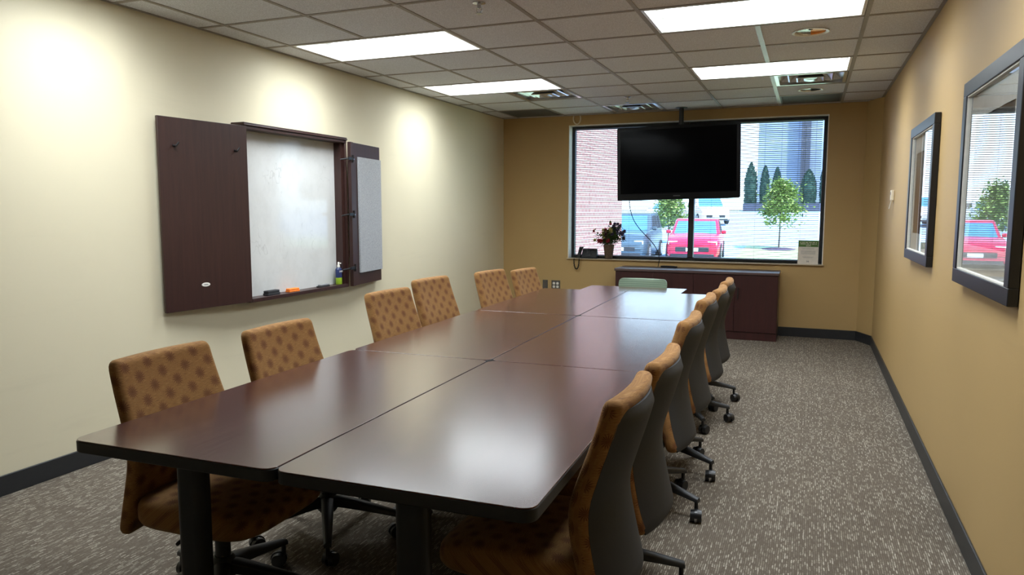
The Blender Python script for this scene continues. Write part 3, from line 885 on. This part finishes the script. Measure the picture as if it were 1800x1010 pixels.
fp = thing('flower_pot', 'woven basket vase of artificial red and violet flowers on the sill', 'plant', (.545, YB+.014, SZ))
MB().lathe([(0, 0), (.044, 0), (.047, .01), (.056, .09), (.066, .165), (.068, .172), (.064, .174), (.056, .16), (0, .155)], n=28).build('vase', M['basket'], fp)
rnd = random.Random(5); stems = MB(); tips = []
for i in range(46):
    a = rnd.uniform(0, 2*pi); rr_ = rnd.uniform(.03, .2)*(1 if i % 5 else .6); h = rnd.uniform(.2, .36)-.25*max(0, rr_-.1)
    tip = Vector((rr_*cos(a), rr_*sin(a)*.28-.012, .02+h+(.05 if cos(a) > .2 else 0)))
    stems.tube(bez([(.02*cos(a), .012*sin(a), .14), (tip.x*.4, tip.y*.4, tip.z*.9), tip], 6), .0018, 5); tips.append(tip)
stems.build('stems', M['stem'], fp)
lv = MB()
def leaf(mb, p, d, ln, wd):
    d = d.normalized(); s = d.cross(Vector((0, .2, 1))).normalized(); up = s.cross(d)
    mb.add([p, p+d*ln*.45+s*wd+up*wd*.2, p+d*ln, p+d*ln*.45-s*wd+up*wd*.2, p+d*ln*.5-up*wd*.25], [(0, 1, 4), (1, 2, 4), (2, 3, 4), (3, 0, 4)])
for i in range(720):
    tp = rnd.choice(tips); f = rnd.uniform(.35, 1); p = Vector((tp.x*f, tp.y*f, .16+(tp.z-.16)*f))
    leaf(lv, p, Vector((rnd.uniform(-1, 1), rnd.uniform(-.5, .3), rnd.uniform(-.5, .7))), rnd.uniform(.03, .065), rnd.uniform(.009, .016))
lv.build('leaves', M['leaf_in'], fp)
for i, tp in enumerate(tips):
    m = 'petal_violet' if tp.x > .03 else rnd.choice(['petal_red', 'petal_plum', 'petal_cream', 'petal_plum'])
    if tp.x < -.07: m = rnd.choice(['petal_red', 'petal_cream'])
    b_ = MB(); n = 7; R = rnd.uniform(.026, .042)
    for lay in range(2):
        for k in range(n):
            a = 2*pi*k/n+lay*.4; leaf(b_, tp, Vector((cos(a), -.6+.5*sin(a)*.5, sin(a)+.2)), R*(1-.3*lay), R*.38)
    b_.build('flower', M[m], fp)

sg = thing('notice_sign', 'small notice card with green header SAFE standing on the sill', 'sign', (2.783, YB+.02, SZ), radians(-2))
lean = Matrix.Rotation(radians(-5), 4, 'X')
def leanbox(mb, *a): return mb.box(*a, mat=lean)
leanbox(MB(), -.105, .105, -.001, .002, 0, .262).build('card', M['paper'], sg)
leanbox(MB(), -.102, .102, -.0018, -.0012, .19, .26).build('header', M['green'], sg)
w = MB()
for z, hw_, in ((.238, .085), (.222, .082)):
    x = -hw_
    while x < hw_: leanbox(w, x, min(hw_, x+.011), -.0026, -.002, z-.003, z+.004); x += .014 if (int(x*1000) % 5) else .021
w.build('header_print', M['ivory'], sg)
w = MB()
for z, hw_ in ((.17, .06), (.145, .075), (.134, .075), (.123, .075), (.112, .07), (.08, .06), (.07, .045)):
    x = -hw_
    while x < hw_: leanbox(w, x, min(hw_, x+.008), -.0018, -.0012, z-.002, z+.002); x += .0105
leanbox(w, -.012, -.004, -.0018, -.0012, .02, .04); leanbox(w, .004, .012, -.0018, -.0012, .02, .04); leanbox(w, -.006, .006, -.0018, -.0012, .027, .033)
w.build('body_print', M['ink'], sg)
text_mesh('header_word', 'SAFE', .024, M['ivory'], sg, lean @ Matrix.Translation((0, -.0025, .202)) @ Matrix.Rotation(radians(90), 4, 'X'))

# ------------------------------------------------------------------ whiteboard cabinet (left wall)
wb = thing('whiteboard_cabinet', 'wall whiteboard cabinet of dark wood with both doors open', 'whiteboard', (XL, -.37, 0))
y0, y1, zb, zt = -.585, .575, .765, 1.955; dp = .105
w = MB(); w.box(0.001, dp, y0, y0+.02, zb, zt); w.box(0.001, dp, y1-.02, y1, zb, zt); w.box(0.001, dp-.004, y0+.02, y1-.02, zb, zb+.02); w.box(0.001, .012, y0+.02, y1-.02, zb+.02, zt)
w.build('cabinet_case', M['wbwood'], wb, bevel=.002)
w = MB(); w.box(0.001, dp+.012, y0-.012, y1+.004, zt, zt+.012); w.box(0.001, dp+.004, y0-.004, y1, zt-.022, zt); w.box(.001, dp+.008, y0-.008, y1+.002, zt+.012, zt+.022)
w.build('cornice', M['wbwood'], wb, bevel=.003)
B(.012, .018, y0+.02, y1-.05, zb+.02, zt-.022).build('whiteboard_panel', M['board'], wb)
B(.012, dp-.02, y1-.05, y1-.02, zb+.02, zt-.022).build('inner_stile', M['wbwood'], wb)
B(.012, dp+.006, y0+.02, y1-.02, zb+.0, zb+.026).build('marker_tray', M['wbwood'], wb, bevel=.002)
def door_at(hinge, end, side):
    """door panel between two plan points (x from the wall, y)"""
    hx, hy = hinge; ex, ey = end; L = hypot(ex-hx, ey-hy); a = atan2(ey-hy, ex-hx)
    q = Matrix.Translation((hx, hy, 0)) @ Matrix.Rotation(a, 4, 'Z')
    return q, L
q, L = door_at((.112, y0-.004), (.028, -1.232), -1)
# local x along the door, local y: for this door +y faces the wall side
d = MB(); d.box(0, L, -.0, .018, .775, 1.948, mat=q); ld = d.build('door', M['wbwood'], wb, bevel=.0015)
for z in (1.80, 1.36, .92):
    w = MB(); w.box(-.012, .022, -.008, -.0005, z-.03, z+.03, mat=q); w.cyl(q @ Vector((-.006, -.006, z-.025)), q @ Vector((-.006, -.006, z+.025)), .006, n=10)
    w.build('hinge', M['blackmetal'], ld)
w = MB()
for lx in (L-.1, .1):
    w.cyl(q @ Vector((lx, .016, 1.78)), q @ Vector((lx, .045, 1.775)), .008, .006, 10); w.cyl(q @ Vector((lx, .04, 1.776)), q @ Vector((lx-.015, .05, 1.80)), .006, .005, 8)
w.build('coat_hook', M['blackmetal'], ld)
bd = MB(); n = 24
bd.v = []; pts_ = [(.032*cos(2*pi*i/n), .013*sin(2*pi*i/n)) for i in range(n)]
bd.loft([[q @ Vector((L*.56+a, .0175, .925+b)) for a, b in pts_], [q @ Vector((L*.56+a*.95, .0205, .925+b*.95)) for a, b in pts_]])
bdo = bd.build('oval_badge', M['white'], ld)
w = MB()
for k in range(4): w.box(L*.56-.014+k*.0075, L*.56-.009+k*.0075, .0203, .021, .921, .929, mat=q)
w.build('badge_print', M['er_grey'], bdo)
q, L = door_at((.112, y1+.006), (.03, 1.158), 1)
d = MB(); d.box(0, L, -.018, .0, .768, 1.945, mat=q); rd = d.build('door', M['wbwood'], wb, bevel=.0015)
d = MB(); d.box(.135, L-.008, -.034, -.018, .868, 1.832, mat=q); d.build('tackboard', M['tack'], rd, bevel=.002)
d = MB(); d.box(.0, .045, -.03, -.018, .768, 1.945, mat=q); d.build('door_rail', M['wbwood'], rd, bevel=.0015)
for z in (1.81, 1.36, .92):
    w = MB(); w.box(-.05, .03, -.036, -.03, z-.012, z+.012, mat=q); w.cyl(q @ Vector((.03, -.034, z-.03)), q @ Vector((.03, -.034, z+.03)), .008, n=10); w.cyl(q @ Vector((-.05, -.03, z)), q @ Vector((-.09, .02, z-.012)), .007, n=8)
    w.build('hinge', M['blackmetal'], rd)
w = MB()
for z in (1.81, 1.36, .92): w.cyl(q @ Vector((.03, -.042, z-.004)), q @ Vector((.03, -.0435, z-.004)), .005, n=8)
w.build('hinge_screws', M['chrome'], rd)
# things on its tray
TX = XL+.06; TZ = zb+.0265
e = thing('eraser', 'black felt whiteboard eraser on the marker tray', 'eraser', (TX+.012, -.70, TZ), radians(90))
MB().prism(rrect(-.065, .065, -.024, .024, .006), 0, .016).build('felt_pad', M['er_black'], e, bevel=.002)
MB().prism(rrect(-.063, .063, -.022, .022, .008), .016, .034).build('handle_block', M['er_black'], e, bevel=.004)
e = thing('eraser', 'orange whiteboard eraser on the marker tray', 'eraser', (TX+.012, -.47, TZ), radians(86))
MB().prism(rrect(-.055, .055, -.022, .022, .006), 0, .012).build('felt_pad', M['er_orange'], e, bevel=.002)
MB().prism(rrect(-.053, .053, -.02, .02, .008), .012, .026).build('handle_block', M['er_orange'], e, bevel=.004)
e = thing('eraser', 'slim grey and black whiteboard eraser beside the spray bottle', 'eraser', (TX+.012, -.1, TZ), radians(92))
MB().prism(rrect(-.07, .07, -.018, .018, .006), 0, .01).build('felt_pad', M['er_black'], e, bevel=.002)
MB().prism(rrect(-.055, .068, -.016, .016, .006), .01, .02).build('handle_block', M['er_grey'], e, bevel=.003)
sb = thing('spray_bottle', 'small blue and lime cleaner spray bottle in the whiteboard corner', 'bottle', (TX+.008, .115, TZ))
ell = lambda r, z, n=24: [(r*.75*cos(2*pi*i/n), r*sin(2*pi*i/n), z) for i in range(n)]
MB().loft([ell(.028, 0), ell(.031, .004), ell(.031, .055)]).build('bottle_base', M['btl_green'], sb)
w = MB().loft([ell(.031, .055), ell(.031, .118), ell(.028, .128), ell(.014, .138), ell(.012, .142)]); w.build('bottle_body', M['btl_blue'], sb)
w = MB().loft([ell(.014, .140), ell(.014, .156), ell(.010, .158), ell(.009, .178), ell(.006, .182)]); w.box(.004, .022, -.004, .004, .168, .177); w.build('sprayer', M['white'], sb)
text_mesh('label_print', 'EXPO', .02, M['white'], sb, Matrix.Translation((.0236, 0, .105)) @ Matrix.Rotation(radians(90), 4, 'Z') @ Matrix.Rotation(radians(90), 4, 'X'))

# ------------------------------------------------------------------ pictures, switch, outlets
def picture(label, ya, yb_, z0, z1, art):
    t = thing('framed_picture', label, 'picture', (XR-.004, (ya+yb_)/2, z0), radians(.45), group='framed prints on the tan wall')
    h = (yb_-ya)/2; Z = z1-z0; fw = .06; d = .034
    w = MB()
    for a in ((-h, h, 0, fw), (-h, h, Z-fw, Z), (-h, -h+fw, fw, Z-fw), (h-fw, h, fw, Z-fw)): w.box(-d, -.002, *a)
    w.build('picture_frame', M['frame'], t, bevel=.0025)
    w = MB()
    for a in ((-h+fw, h-fw, fw, fw+.006), (-h+fw, h-fw, Z-fw-.006, Z-fw), (-h+fw, -h+fw+.006, fw, Z-fw), (h-fw-.006, h-fw, fw, Z-fw)): w.box(-d+.006, -.006, *a)
    w.build('inner_lip', M['mat'], t)
    mw = .11; w = MB()
    i0, i1 = -h+fw, h-fw
    for a in ((i0, i1, fw, fw+mw), (i0, i1, Z-fw-mw, Z-fw), (i0, i0+mw, fw+mw, Z-fw-mw), (i1-mw, i1, fw+mw, Z-fw-mw)): w.box(-.012, -.009, *a)
    w.build('mat_board', M['mat'], t)
    B(-.009, -.004, i0+.02, i1-.02, fw+.02, Z-fw-.02).build('print', art, t)
    MB().add([(-.02, i0, fw), (-.02, i1, fw), (-.02, i1, Z-fw), (-.02, i0, Z-fw)], [(0, 1, 2, 3)]).build('glazing', M['picglass'], t)
    return t
picture('black framed print nearer the window on the tan wall', -.235, .725, 1.083, 1.93, M['art_a'])
picture('large black framed print at the frame edge, reflecting the red car', -2.06, -1.10, 1.085, 1.945, M['art_b'])
t = thing('wall_switch', 'small ivory wall control with a dangling tab beside the far picture', 'switch', (XR, 2.05, 1.43))
MB().prism(rrect(-.035, .035, .05, .135, .006), 0, .02)
w = MB(); w.box(-.024, -.001, -.036, .036, .05, .135); w.build('switch_box', M['ivory'], t, bevel=.003)
B(-.026, -.024, -.012, .012, .095, .118).build('dial_window', M['er_grey'], t)
w = MB(); w.loft([[(-.02, -.03, .05), (-.017, -.03, .05), (-.017, -.012, .05), (-.02, -.012, .05)], [(-.034, -.016, -.02), (-.031, -.016, -.02), (-.031, .004, -.02), (-.034, .004, -.02)]]); w.build('tab', M['white'], t)
t = thing('wall_outlet', 'bronze four-socket wall outlet below the telephone', 'outlet', (-.122, YB, .465))
MB().box(-.057, .057, -.006, -.001, -.058, .058).build('cover_plate', M['outlet_plate'], t, bevel=.002)
for sx in (-.023, .023):
    for sz in (-.021, .021):
        w = MB(); w.prism(rrect(-.0155, .0155, -.0145, .0145, .01), 0, .004)
        w.v = [Matrix.Rotation(radians(90), 4, 'X') @ v+Vector((sx, -.0055, sz)) for v in w.v]
        so = w.build('socket', M['white'], t)
        w = MB()
        for dx in (-.005, .005): w.box(sx+dx-.001, sx+dx+.001, -.0103, -.0094, sz-.002, sz+.006)
        w.build('slots', M['black'], so)
t = thing('blank_wall_plate', 'plain bronze blank cover plate beside the outlet', 'wall plate', (-.262, YB, .468))
B(-.034, .034, -.006, -.001, -.056, .056).build('cover_plate', M['outlet_plate'], t, bevel=.002)
w = MB()
for z in (-.042, .042): w.cyl((0, -.0055, z), (0, -.0075, z), .003, n=8)
w.build('screws', M['chrome'], t)

# ------------------------------------------------------------------ outdoors
def gz(y): return -.5 if y < 19 else (-.5+.042*(y-19) if y < 62 else 1.306)
def sheet(x0, x1, ys, dz=0, nx=2):
    w = MB(); xs = [x0+(x1-x0)*i/nx for i in range(nx+1)]
    w.add([(x, y, gz(y)+dz) for y in ys for x in xs], [(j*(nx+1)+i, j*(nx+1)+i+1, (j+1)*(nx+1)+i+1, (j+1)*(nx+1)+i) for j in range(len(ys)-1) for i in range(nx)])
    return w
tag(sheet(-60, 60, [3.98, 19, 62, 140]).build('ground_outside', M['asphalt']), kind=S)
tag(sheet(.35, 30, [3.98, 19, 27.5], .03).build('lawn', M['grass']), kind=S)
tag(sheet(-60, 60, [66, 90], .03).build('lawn_far', M['grass']), kind=S)
tag(B(-1.55, -1.22, 3.99, 11.7, -.6, 8).build('wall_brick_wing', M['brick']), kind=S)
tag(B(-2.6, 40, 61, 61.6, .9, 1.95).build('wall_retaining', M['berm']), kind=S)
ob = thing('office_building', 'blue-grey office building beyond the parking lot', 'building', (0, 70, 1.2))
B(-2.1, 40, 0, 18, 0, 13).build('facade', M['office'], ob)
B(1.75, 2.55, -1.0, .0, 0, 13).build('column', M['office_col'], ob)
B(-2.1, 40, -.05, 0, .0, .9).build('plinth', M['office_col'], ob)
md = thing('mulch_bed', 'round bed of dark mulch on the lawn around the sapling', 'mulch bed', (1.66, 26.4, gz(26.4)+.03))
MB().lathe([(0, .06), (.35, .05), (.62, .015), (.68, -.02), (0, -.02)], n=24).build('mulch_mound', M['mulch'], md)

def tree(name, label, x, y, base, crown_z0, crown_z1, R, mat, n, seed, leafsize):
    rd_ = random.Random(seed); t = thing(name, label, 'tree', (x, y, base))
    tr = MB(); hh = crown_z1-base
    tr.tube([(0, 0, 0), (.015, .01, hh*.3), (-.01, 0, hh*.6), (.01, 0, hh*.93)], [.032, .026, .018, .006], 8)
    for i in range(9):
        z = (crown_z0-base)+(.1+.6*i/9)*(crown_z1-crown_z0); a = i*2.4
        tr.tube([(0, 0, z-.1), (R*.4*cos(a), R*.4*sin(a), z+.08), (R*.75*cos(a), R*.75*sin(a), z+.16)], [.012, .008, .004], 5)
    tr.build('trunk', M['bark'], t)
    lf = MB()
    clumps = []
    for i in range(46):
        f = rd_.random()**.8; z = (crown_z0-base)+f*(crown_z1-crown_z0)
        prof = R*(1-f)**.75*(min(1, f*5+.45)); a = rd_.uniform(0, 2*pi); rr_ = prof*sqrt(rd_.uniform(.1, 1))
        clumps.append((Vector((rr_*cos(a), rr_*sin(a), z)), .1+.16*R*rd_.random()))
    for i in range(n):
        c, s = rd_.choice(clumps); p = c+Vector((rd_.gauss(0, s), rd_.gauss(0, s), rd_.gauss(0, s*.7)))
        leaf(lf, p, Vector((rd_.uniform(-1, 1), rd_.uniform(-1, 1), rd_.uniform(-.8, .5))), leafsize*rd_.uniform(.7, 1.3), leafsize*.42)
    lf.build('crown', mat, t); return t
tree('sapling', 'young bright green tree standing in the mulch bed outside', 1.665, 26.4, gz(26.4)+.093, .86, 2.47, .92, M['leaf_young'], 3800, 3, .13)
tree('sapling', 'young bright green tree between the parked cars outside', -3.1, 28.3, gz(28.3), .75, 2.35, .85, M['leaf_young'], 3200, 8, .13)
def evergreen(label, x, y, h, R, seed):
    rd_ = random.Random(seed); t = thing('columnar_evergreen', label, 'tree', (x, y, gz(min(y, 61))-.02), group='evergreens along the office building')
    rings = []
    for i in range(13):
        f = i/12; r = R*(.82+.3*f-1.12*f**4.5) if f < 1 else .03
        rings.append([(max(.02, r)*(1+rd_.uniform(-.08, .08))*cos(2*pi*k/14), max(.02, r)*(1+rd_.uniform(-.08, .08))*sin(2*pi*k/14), f*h) for k in range(14)])
    w = MB().loft(rings); 
    for i in range(420):
        f = rd_.random()**.9; r = R*(.82+.3*f-1.12*f**4.5)*1.02; a = rd_.uniform(0, 2*pi)
        leaf(w, Vector((r*cos(a), r*sin(a), f*h*.98)), Vector((cos(a)*.5, sin(a)*.5, 1.4)), .2, .07)
    w.build('foliage', M['leaf_arb'], t)
    MB().cyl((0, 0, -.1), (0, 0, .4), .07, n=8).build('trunk', M['bark'], t)
for lab, x, h, R in (('dark columnar evergreen tree seen just past the television edge', -2.15, 4.25, .56), ('dark columnar evergreen tree, second past the television edge', -.98, 3.95, .4),
                     ('dark columnar evergreen tree, third past the television edge', .02, 3.8, .4), ('broad dark evergreen tree in front of the office column', 2.55, 3.55, .66),
                     ('dark evergreen tree beside the window frame edge, past the office column', 3.85, 4.1, .42)):
    evergreen(lab, x, 62.8, h, R, int(x*10)+50)

def car(label, x, y, rot, paint, L=4.5, W=1.78, Ht=1.45, suv=False):
    t = thing('car', label, 'car', (x, y, gz(y)), rot, 'cars parked outside')
    # local: front at -y
    st = []
    hood = .93 if not suv else 1.05
    def sect(yy, hw, zb_, zt_, crown=.03):
        n = 8; pts = [(-hw*.93, yy, zb_), (-hw, yy, zb_+.12), (-hw, yy, zt_-.18), (-hw*.95, yy, zt_-.05)]
        top = [(-hw*.95+hw*1.9*i/n, yy, zt_+crown*sin(pi*i/n)-.0*i) for i in range(n+1)]
        pts += top+[(hw*.95, yy, zt_-.05), (hw, yy, zt_-.18), (hw, yy, zb_+.12), (hw*.93, yy, zb_)]
        return pts
    hw = W/2; f = -L/2
    for yy, k, zb_, zt_ in ((f, .8, .34, .62), (f+.06, .9, .26, .70), (f+.25, .965, .22, hood-.12), (f+.7, 1, .22, hood-.03), (f+1.3, 1, .22, hood+.03), (f+L*.5, 1, .22, hood+.05), (L/2-.6, 1, .22, hood+.06), (L/2-.15, .96, .25, hood+.02), (L/2, .88, .35, hood-.12)):
        st.append(sect(yy, hw*k, zb_, zt_))
    b = MB().loft(st)
    # cabin
    ya, yb2, yc, yd = f+1.25, f+2.0, (L/2-.55 if suv else L/2-1.15), (L/2-.12 if suv else L/2-.45)
    zt_ = Ht; zb_ = hood-.02
    def ring(z, ff):
        ins = .05+.11*ff; y0_ = ya+(yb2-ya)*ff; y1_ = yd+(yc-yd)*ff; h_ = hw-ins
        return [(a, b_, z) for a, b_ in rrect(-h_, h_, y0_, y1_, .12, 4)]
    b.loft([ring(zb_, 0), ring(zb_+(zt_-zb_)*.5, .5), ring(zt_-.05, .93), ring(zt_-.012, 1.05), ring(zt_, 1.22)])
    body = b.build('car_body', paint, t, angle=35)
    # glazing, set just proud of the cabin
    def lerp3(ff): return zb_+(zt_-zb_)*ff
    w = MB()
    for (f0, f1) in ((.1, .86),):
        pts = []
        for ff in (f0, f1):
            h_ = hw-(.05+.11*ff)-.1; yy = ya+(yb2-ya)*ff-.012; pts += [(-h_, yy, lerp3(ff)), (h_, yy, lerp3(ff))]
        p0, p1, p2, p3 = pts
        w.add([p0, p1, p3, p2]+[(a, b_+.03, c) for a, b_, c in (p0, p1, p3, p2)], [(0, 1, 2, 3), (7, 6, 5, 4), (0, 4, 5, 1), (1, 5, 6, 2), (2, 6, 7, 3), (3, 7, 4, 0)])
    w.build('windscreen', M['carglass'], t, smooth=False)
    for sx in (-1, 1):
        cuts = [.17, .52, .83] if not suv else [.15, .45, .74, .95]
        for a, b_ in zip(cuts, cuts[1:]):
            w = MB(); q_ = []
            for ff in (.12, .84):
                h_ = hw-(.05+.11*ff)+.012; lo = ya+(yb2-ya)*ff; hi = yd+(yc-yd)*ff
                q_ += [(sx*h_, lo+(hi-lo)*(a+.02)+.05, lerp3(ff)), (sx*h_, lo+(hi-lo)*(b_-.01), lerp3(ff))]
            p0, p1, p2, p3 = q_
            w.add([p0, p1, p3, p2]+[(u-sx*.03, v, z) for u, v, z in (p0, p1, p3, p2)], [(0, 1, 2, 3), (7, 6, 5, 4), (0, 4, 5, 1), (1, 5, 6, 2), (2, 6, 7, 3), (3, 7, 4, 0)])
            w.build('side_window', M['carblack'], t, smooth=False)
        B(*sorted((sx*hw*.55, sx*hw*.9)), f-.015+.09, f+.2, .62, .76).build('headlight', M['lamp'], t, bevel=.03)
        B(*sorted((sx*(hw-.02), sx*(hw+.14))), ya+.28, ya+.4, hood+.03, hood+.15).build('wing_mirror', paint, t, bevel=.03)
        for yy in (f+.82, L/2-.85):
            w = MB(); n = 24
            w.lathe([(.2, -.09), (.31, -.1), (.335, -.07), (.335, .07), (.31, .1), (.2, .09)], n=n)
            rt = Matrix.Translation((sx*(hw-.07), yy, .33)) @ Matrix.Rotation(radians(90), 4, 'Y')
            w.v = [rt @ v for v in w.v]; wh = w.build('wheel', M['tyre'], t)
            w = MB(); w.lathe([(.0, sx*.075), (.2, sx*.085), (.21, sx*.105), (.06, sx*.11), (0, sx*.11)], n=n); w.v = [rt @ v for v in w.v]; w.build('rim', M['rim'], wh)
    B(-hw*.62, hw*.62, f-.012, f+.1, .40, .56).build('grille', M['carblack'], t, bevel=.02)
    B(-hw*.8, hw*.8, f+.0, f+.2, .24, .34).build('lower_bumper', M['carblack'], t, bevel=.02)
    B(-.2, .2, f-.03, f-.01, .42, .53).build('number_plate', M['plate'], t, bevel=.004)
    return t
car('bright red hatchback parked facing the window', -.93, 21.8, radians(4), M['car_red'], 4.2, 1.76, 1.47)
car('dark sport utility car parked beside the brick wing, next to the red car', -3.3, 21.6, radians(3), M['car_dark'], 4.6, 1.86, 1.68, True)
car('silver car parked across the lot behind the young tree', -5.6, 42, radians(-6), M['car_silver'], 4.5, 1.8, 1.4)
car('white sport utility car parked across the lot behind the red car', -3.35, 43.5, radians(20), M['car_white'], 4.7, 1.85, 1.7, True)

# ------------------------------------------------------------------ light, world, camera
sun = bpy.data.lights.new('sun', 'SUN'); sun.energy = 10; sun.angle = radians(.6); sun.color = (1, .97, .92)
so = bpy.data.objects.new('sun', sun); COL.objects.link(so)
so.rotation_euler = Vector((-.55, .45, -1)).to_track_quat('-Z', 'Y').to_euler()
wd = bpy.data.worlds.new('sky'); SC.world = wd; wd.use_nodes = True
nt = wd.node_tree; bg = nt.nodes['Background']
tc = nt.nodes.new('ShaderNodeTexCoord'); sp = nt.nodes.new('ShaderNodeSeparateXYZ'); rp = nt.nodes.new('ShaderNodeValToRGB')
nt.links.new(tc.outputs['Generated'], sp.inputs[0]); nt.links.new(sp.outputs[2], rp.inputs[0]); nt.links.new(rp.outputs[0], bg.inputs[0])
e = rp.color_ramp.elements; e[0].position = .0; e[0].color = (.72, .88, .97, 1); e[1].position = .7; e[1].color = (.32, .55, .92, 1)
bg.inputs[1].default_value = 3.4

yaw, pitch, roll, fpx = .385716521, .106075169, -.00110812908, 1284.7187
cy, sy, cp, spp = cos(yaw), sin(yaw), cos(pitch), sin(pitch)
f = Vector((-sy*cp, cy*cp, -spp)); r = Vector((cy, sy, 0)); d = f.cross(r)
r2 = cos(roll)*r+sin(roll)*d; d2 = -sin(roll)*r+cos(roll)*d
cam = bpy.data.cameras.new('camera'); co = bpy.data.objects.new('camera', cam); COL.objects.link(co)
mt = Matrix((r2, -d2, -f)).transposed().to_4x4(); mt.translation = Vector((2.789017, -4.866598, H-1.1305296)); co.matrix_world = mt
cam.sensor_width = 36; cam.lens = fpx/1800*36; cam.clip_start = .05; cam.clip_end = 500
SC.camera = co
vs = SC.view_settings; vs.view_transform = 'Standard'; vs.look = 'None'; vs.gamma = 1; vs.exposure = .5; vs.use_curve_mapping = False
SC.cycles.use_denoising = True
SC.cycles.max_bounces = 10; SC.cycles.diffuse_bounces = 5; SC.cycles.glossy_bounces = 4; SC.cycles.transparent_max_bounces = 24
SC.cycles.caustics_reflective = False; SC.cycles.caustics_refractive = False
